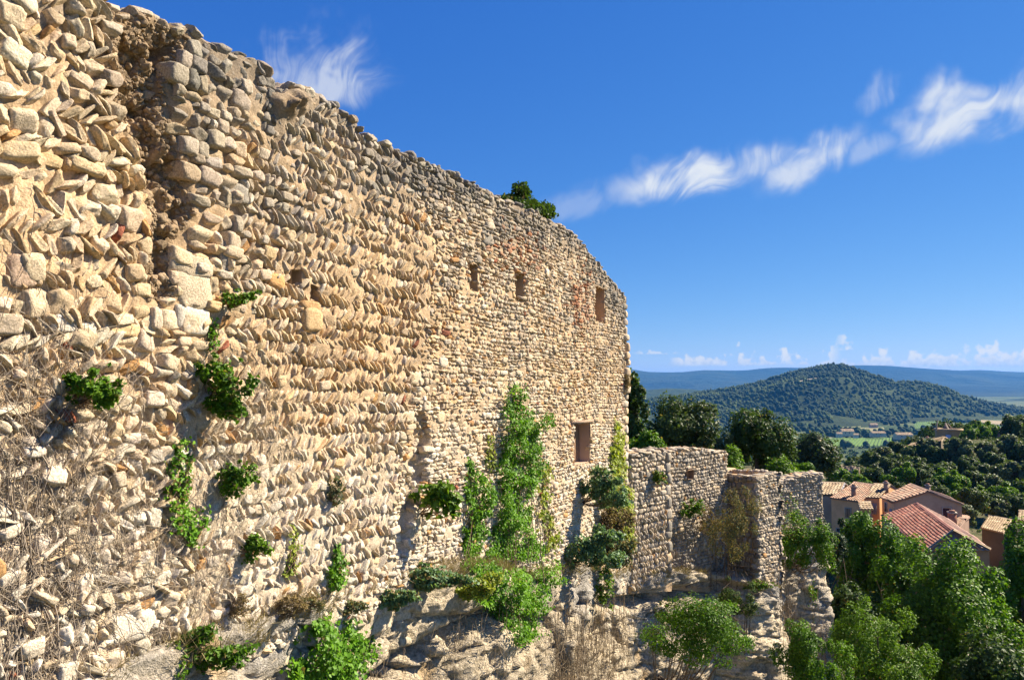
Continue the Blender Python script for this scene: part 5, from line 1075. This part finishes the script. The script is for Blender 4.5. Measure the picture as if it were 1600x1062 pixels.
def cypress(label, x, y0, y1, Y, wpx):
    p = at(x, y1, Y); h = (y1 - y0) / F * Y; s = wpx / 2 / F * Y; root = thing('cypress', label, 'tree', p, 'cypresses'); n = 2600; k = rng.random(n); a_ = rng.random(n) * 6.283; rr_ = s * np.clip(np.minimum(k * 5, (1 - k) * 1.3), 0, 1) ** .7 * (.75 + .3 * rng.random(n))
    P = p + np.stack([np.cos(a_) * rr_, np.sin(a_) * rr_, k * h], -1); N_ = unit(np.stack([np.cos(a_), np.sin(a_), .5 + 0 * a_], -1) + rng.normal(size=(n, 3)) * .4); V, T, C_ = leaf_arrays(P, N_, .3, lcols('cedar', n) * .8, .3, .1, up=np.array([0, 0, 2.])); mk('crown', V, T, M['dull_leaf'], root, C_)
    mb = MB(); mb.tube([p - [0, 0, .6], p + [0, 0, h * .6]], [.14, .04], 5, (.14, .1, .07)); mb.build('trunk', M['bark'], root)
cypress('slender black green cypress standing above the grey stone gable', 1436, 737, 775, 108, 12); cypress('shadowy cypress among bushes right of the red roof', 1524, 742, 800, 105, 13)
# undergrowth on the floor of the ravine and along the slope
n = 26000; ux = rng.uniform(4, 75, n); uy = rng.uniform(14, 110, n); P = np.stack([ux, uy, gh(ux, uy) + CZ + rng.random(n) ** 2 * 1.6 * np.clip(vnoise(v3(ux / 3, uy / 3), 8) + .6, .1, 1.5)], -1)
V, T, C_ = leaf_arrays(P, unit(rng.normal(size=(n, 3)) * .6 + [0, 0, .8]), .34, lcols('oak', n) * 1.1); tag(mk('undergrowth', V, T, M['leaf'], None, C_), kind='stuff')
n = 60000; ux = rng.uniform(60, 220, n); uy = rng.uniform(100, 205, n); keep = vnoise(v3(ux / 6, uy / 6), 11) > -.1; ux, uy = ux[keep], uy[keep]; n = len(ux)
P = np.stack([ux, uy, gh(ux, uy) + CZ + rng.random(n) ** 2 * 1.5 * np.clip(vnoise(v3(ux / 4, uy / 4), 18) + .5, .05, 1.4)], -1); V, T, C_ = leaf_arrays(P, unit(rng.normal(size=(n, 3)) * .6 + [0, 0, .8]), .5, lcols('oak', n)); tag(mk('scrub_vegetation', V, T, M['dull_leaf'], None, C_), kind='stuff')

# ------------------------------------------------------------------ valley: fields, farms, woods
def blob(n_):
    bm = bmesh.new(); bmesh.ops.create_icosphere(bm, subdivisions=n_, radius=1); V = np.array([v.co[:] for v in bm.verts]); T = np.array([[v.index for v in f.verts] for f in bm.faces]); bm.free(); return V, T
def woods(name, P, r, h, cols, mat=None):
    bv, bt = blob(2 if len(P) < 3000 else 1); n = len(P); V = bv[None] * (1 + .30 * vnoise(bv[None] * 1.9 + np.arange(n)[:, None, None] * 7.7, 5))[..., None] * np.stack([r, r, h], -1)[:, None, :]
    V = V + P[:, None, :]; T = (bt[None] + np.arange(n)[:, None, None] * len(bv)).reshape(-1, 3); c = np.repeat(cols, len(bv), 0) * (.85 + .3 * rng.random((n * len(bv), 1)))
    return tag(mk(name, V.reshape(-1, 3), T, mat or M['far'], None, c), kind='stuff')
FIELDS = []
def field(pxs, h, cols, rows=None, name='field'):
    C4 = np.array([atz(x, y, h) for x, y in pxs]); FIELDS.append(C4[:, :2]); g = np.linspace(0, 1, 12); a_, b_ = np.meshgrid(g, g); P = (C4[0] * (1 - a_[..., None]) + C4[1] * a_[..., None]) * (1 - b_[..., None]) + (C4[3] * (1 - a_[..., None]) + C4[2] * a_[..., None]) * b_[..., None]
    o = mk(name, P, gridfaces(12, 12)[:, ::-1], M['plaster'], None, np.broadcast_to(cols, (144, 3))); tag(o, kind='structure')
    if rows:
        mb = MB()
        for k in range(rows):
            u = (k + .5) / rows; p0 = C4[0] + (C4[1] - C4[0]) * u; p1 = C4[3] + (C4[2] - C4[3]) * u; mb.tube(np.array([p0 + (p1 - p0) * q + [0, 0, .5] for q in np.linspace(.02, .98, 14)]), 1.1, 4, np.array((.07, .13, .03)) * rng.uniform(.8, 1.2))
        tag(mb.build('vineyard_foliage', M['far']), kind='stuff')
field([(1288, 684), (1398, 684), (1398, 696), (1262, 698)], -115.4, (.12, .21, .035), 22)
field([(1432, 657), (1476, 656), (1470, 668), (1424, 670)], -115.0, (.11, .20, .04), 16)
field([(1500, 671), (1572, 667), (1600, 688), (1500, 690)], -114.8, (.24, .20, .11), 24)
field([(1502, 661), (1560, 660), (1575, 667), (1500, 669)], -114.8, (.09, .15, .045), 14)
field([(1520, 655), (1570, 658), (1572, 664), (1540, 661)], -113.5, (.34, .26, .14))
field([(1300, 659), (1345, 661), (1345, 667), (1302, 668)], -115.0, (.22, .22, .08))
field([(1342, 668), (1380, 667), (1385, 674), (1340, 675)], -115.0, (.24, .22, .10))
field([(1215, 690), (1290, 688), (1270, 700), (1210, 702)], -115.4, (.10, .15, .04), 10)
hf = at(1555, 649, 2620); 
def draped(x0, y0, sx, sy, rot, cols):
    a_, b_ = np.meshgrid(np.linspace(-1, 1, 14), np.linspace(-1, 1, 14)); q = np.stack([x0 + a_ * sx * math.cos(rot) - b_ * sy * math.sin(rot), y0 + a_ * sx * math.sin(rot) + b_ * sy * math.cos(rot)], -1); z_ = np.maximum(hill_h(q[..., 0], q[..., 1]), gh(q[..., 0], q[..., 1])) + CZ + 2.0
    FIELDS.append(np.array([q[0, 0], q[0, -1], q[-1, -1], q[-1, 0]])); tag(mk('field', np.concatenate([q, z_[..., None]], -1), gridfaces(14, 14), M['plaster'], None, np.broadcast_to(cols, (196, 3)), True), kind='structure')
draped(945, 2590, 55, 9, .1, (.34, .28, .16))
def far_house(label, x, y, wpx, hpx, Y, colr, pal='straw'):
    w_ = wpx / F * Y; h = hpx / F * Y; p = at(x, y, Y); z_ = p[2] - CZ; d = w_ * .5
    FIELDS.append(np.array([[p[0] - w_ / 2, p[1] - 5], [p[0] + w_ / 2, p[1] - 5], [p[0] + w_ / 2, p[1] + d + 5], [p[0] - w_ / 2, p[1] + d + 5]]) + [0, -6])
    house('farm_building', label, (p[0] - w_ / 2, p[1], p[2] - h * .45), (p[0] + w_ / 2, p[1], p[2] - h * .45), (p[0] - w_ / 2, p[1] + d / 2, p[2]), (p[0] + w_ / 2, p[1] + d / 2, p[2]), z_ - h - 3, colr, pal, cat='farmhouse', per=w_ / 14, wins=((0, .3, h * .2, w_ * .07, h * .22, None, 'window'), (0, .6, h * .2, w_ * .07, h * .22, None, 'window')))
far_house('cream farmhouse with two rows of wall on the valley floor', 1325, 670, 20, 9, 1650, (.62, .54, .42)); far_house('little white house left of the cream farmhouse', 1312, 675, 9, 6, 1600, (.60, .56, .50)); far_house('little white house right of the cream farmhouse', 1338, 677, 8, 5, 1600, (.60, .56, .50))
far_house('pale farm among dark trees in mid valley', 1374, 674, 22, 6, 1620, (.52, .46, .40)); far_house('long low farm with tan roof nearest the windmill', 1414, 676, 26, 8, 1500, (.50, .44, .36)); far_house('pinkish farmhouse between trees above the cream farm', 1366, 661, 12, 6, 2000, (.46, .36, .28)); far_house('white villa on the left flank of the wooded hill', 1303, 636, 9, 3.5, 2560, (.58, .52, .44)); far_house('distant roofs left of the green field', 1296, 642, 7, 3, 2450, (.5, .45, .38))
def free(P):
    ok = np.ones(len(P), bool)
    for q in FIELDS: ok &= ~pip(q, P[:, 0], P[:, 1])
    return ok
n = 21000; wx = rng.uniform(-350, 2700, n); wy = rng.uniform(2120, 3200, n); wh = hill_h(wx, wy); pr = sst(-114, -95, wh) * (.55 + .6 * (vnoise(v3(wx / 90, wy / 90), 21) > -.35)); k_ = (rng.random(n) < pr) & (vnoise(v3(wx / 22, wy / 60), 23) > -.8); P = np.stack([wx, wy, wh + CZ], -1)[k_]; P = P[free(P)]; n = len(P)
pt = np.clip(.5 + 1.0 * fbm(v3(P[:, 0] / 150, P[:, 1] / 150), 3, 24), 0, 1)[:, None]; sz = rng.uniform(4.0, 8.5, n) * (1 - .25 * pt[:, 0]); fc_ = (np.array([.030, .052, .018]) * (1 - pt) + np.array([.085, .115, .03]) * pt) * rng.uniform(.85, 1.15, (n, 1)); con = rng.random(n) < .35
woods('hill_forest', P + np.stack([0 * sz, 0 * sz, sz * .7], -1), np.where(con, sz * .62, sz), np.where(con, sz * 1.5, sz * .95), fc_)
n = 3400; wy = rng.uniform(1350, 2350, n); wx = wy * rng.uniform(.05, .78, n); cl = vnoise(v3(wx / 120, wy / 120), 31); k_ = (cl > .05) | (rng.random(n) < .12); P = np.stack([wx, wy, np.maximum(gh(wx, wy), hill_h(wx, wy)) + CZ], -1)[k_]; P = P[free(P)]; n = len(P); sz = rng.uniform(3.2, 7.5, n)
woods('valley_woods', P + np.stack([0 * sz, 0 * sz, sz * .7], -1), sz, sz * rng.uniform(.8, 1.5, n), np.array([.035, .06, .02]) * rng.uniform(.6, 1.5, (n, 1)))
def leafy_woods(name, P, sz, per_, lsize, kinds):
    n = len(P); d = unit(rng.normal(size=(n, per_, 3))); d[..., 2] = np.abs(d[..., 2]) * 1.1 - .25; rad = sz[:, None] * (.72 + .45 * vnoise(d * 2.1 + np.arange(n)[:, None, None] * 5.3, 9)) * (.75 + .25 * rng.random((n, per_)))
    Q = (P[:, None] + d * rad[..., None] + np.array([0, 0, 1.]) * sz[:, None, None] * .5).reshape(-1, 3); c = np.concatenate([lcols(kinds[i % len(kinds)], per_) * rng.uniform(.75, 1.2) for i in range(n)])
    V, T, C_ = leaf_arrays(Q, unit(d.reshape(-1, 3) + rng.normal(size=(n * per_, 3)) * .5), lsize, c, .42); return tag(mk(name, V, T, M['dull_leaf'], None, C_), kind='stuff')
n = 620; wy = rng.uniform(225, 620, n); wx = wy * rng.uniform(.1, .75, n); leafy_woods('slope_woods', np.stack([wx, wy, gh(wx, wy) + CZ], -1), rng.uniform(1.8, 4.0, n), 170, .8, ['oak', 'pine', 'oak', 'olive'])
n = 1500; wy = rng.uniform(620, 1400, n); wx = wy * rng.uniform(.08, .76, n); P = np.stack([wx, wy, gh(wx, wy) + CZ], -1); P = P[free(P)]; leafy_woods('valley_woods', P, rng.uniform(2.5, 6.0, len(P)), 70, 2.2, ['oak', 'pine', 'cedar'])
n = 5000; wx = rng.uniform(-300, 3000, n); wy = rng.uniform(4300, 5300, n); P = np.stack([wx, wy, -115 + CZ + 0 * wx], -1)
# ------------------------------------------------------------------ air
mt = bpy.data.materials.new('haze'); mt.use_nodes = True; N = NT(mt.node_tree); N.n.clear(); pv = N.node('ShaderNodeVolumePrincipled'); pv.inputs['Color'].default_value = (.07, .37, 1.0, 1); pv.inputs['Density'].default_value = HAZE; pv.inputs['Anisotropy'].default_value = .2
N.l.new(pv.outputs[0], N.node('ShaderNodeOutputMaterial').inputs['Volume'])
mb = MB(); mb.box((0, 14000, 40), (36000, 36000, 420), 0)
hz = mb.build('haze', mt); tag(hz, kind='stuff')
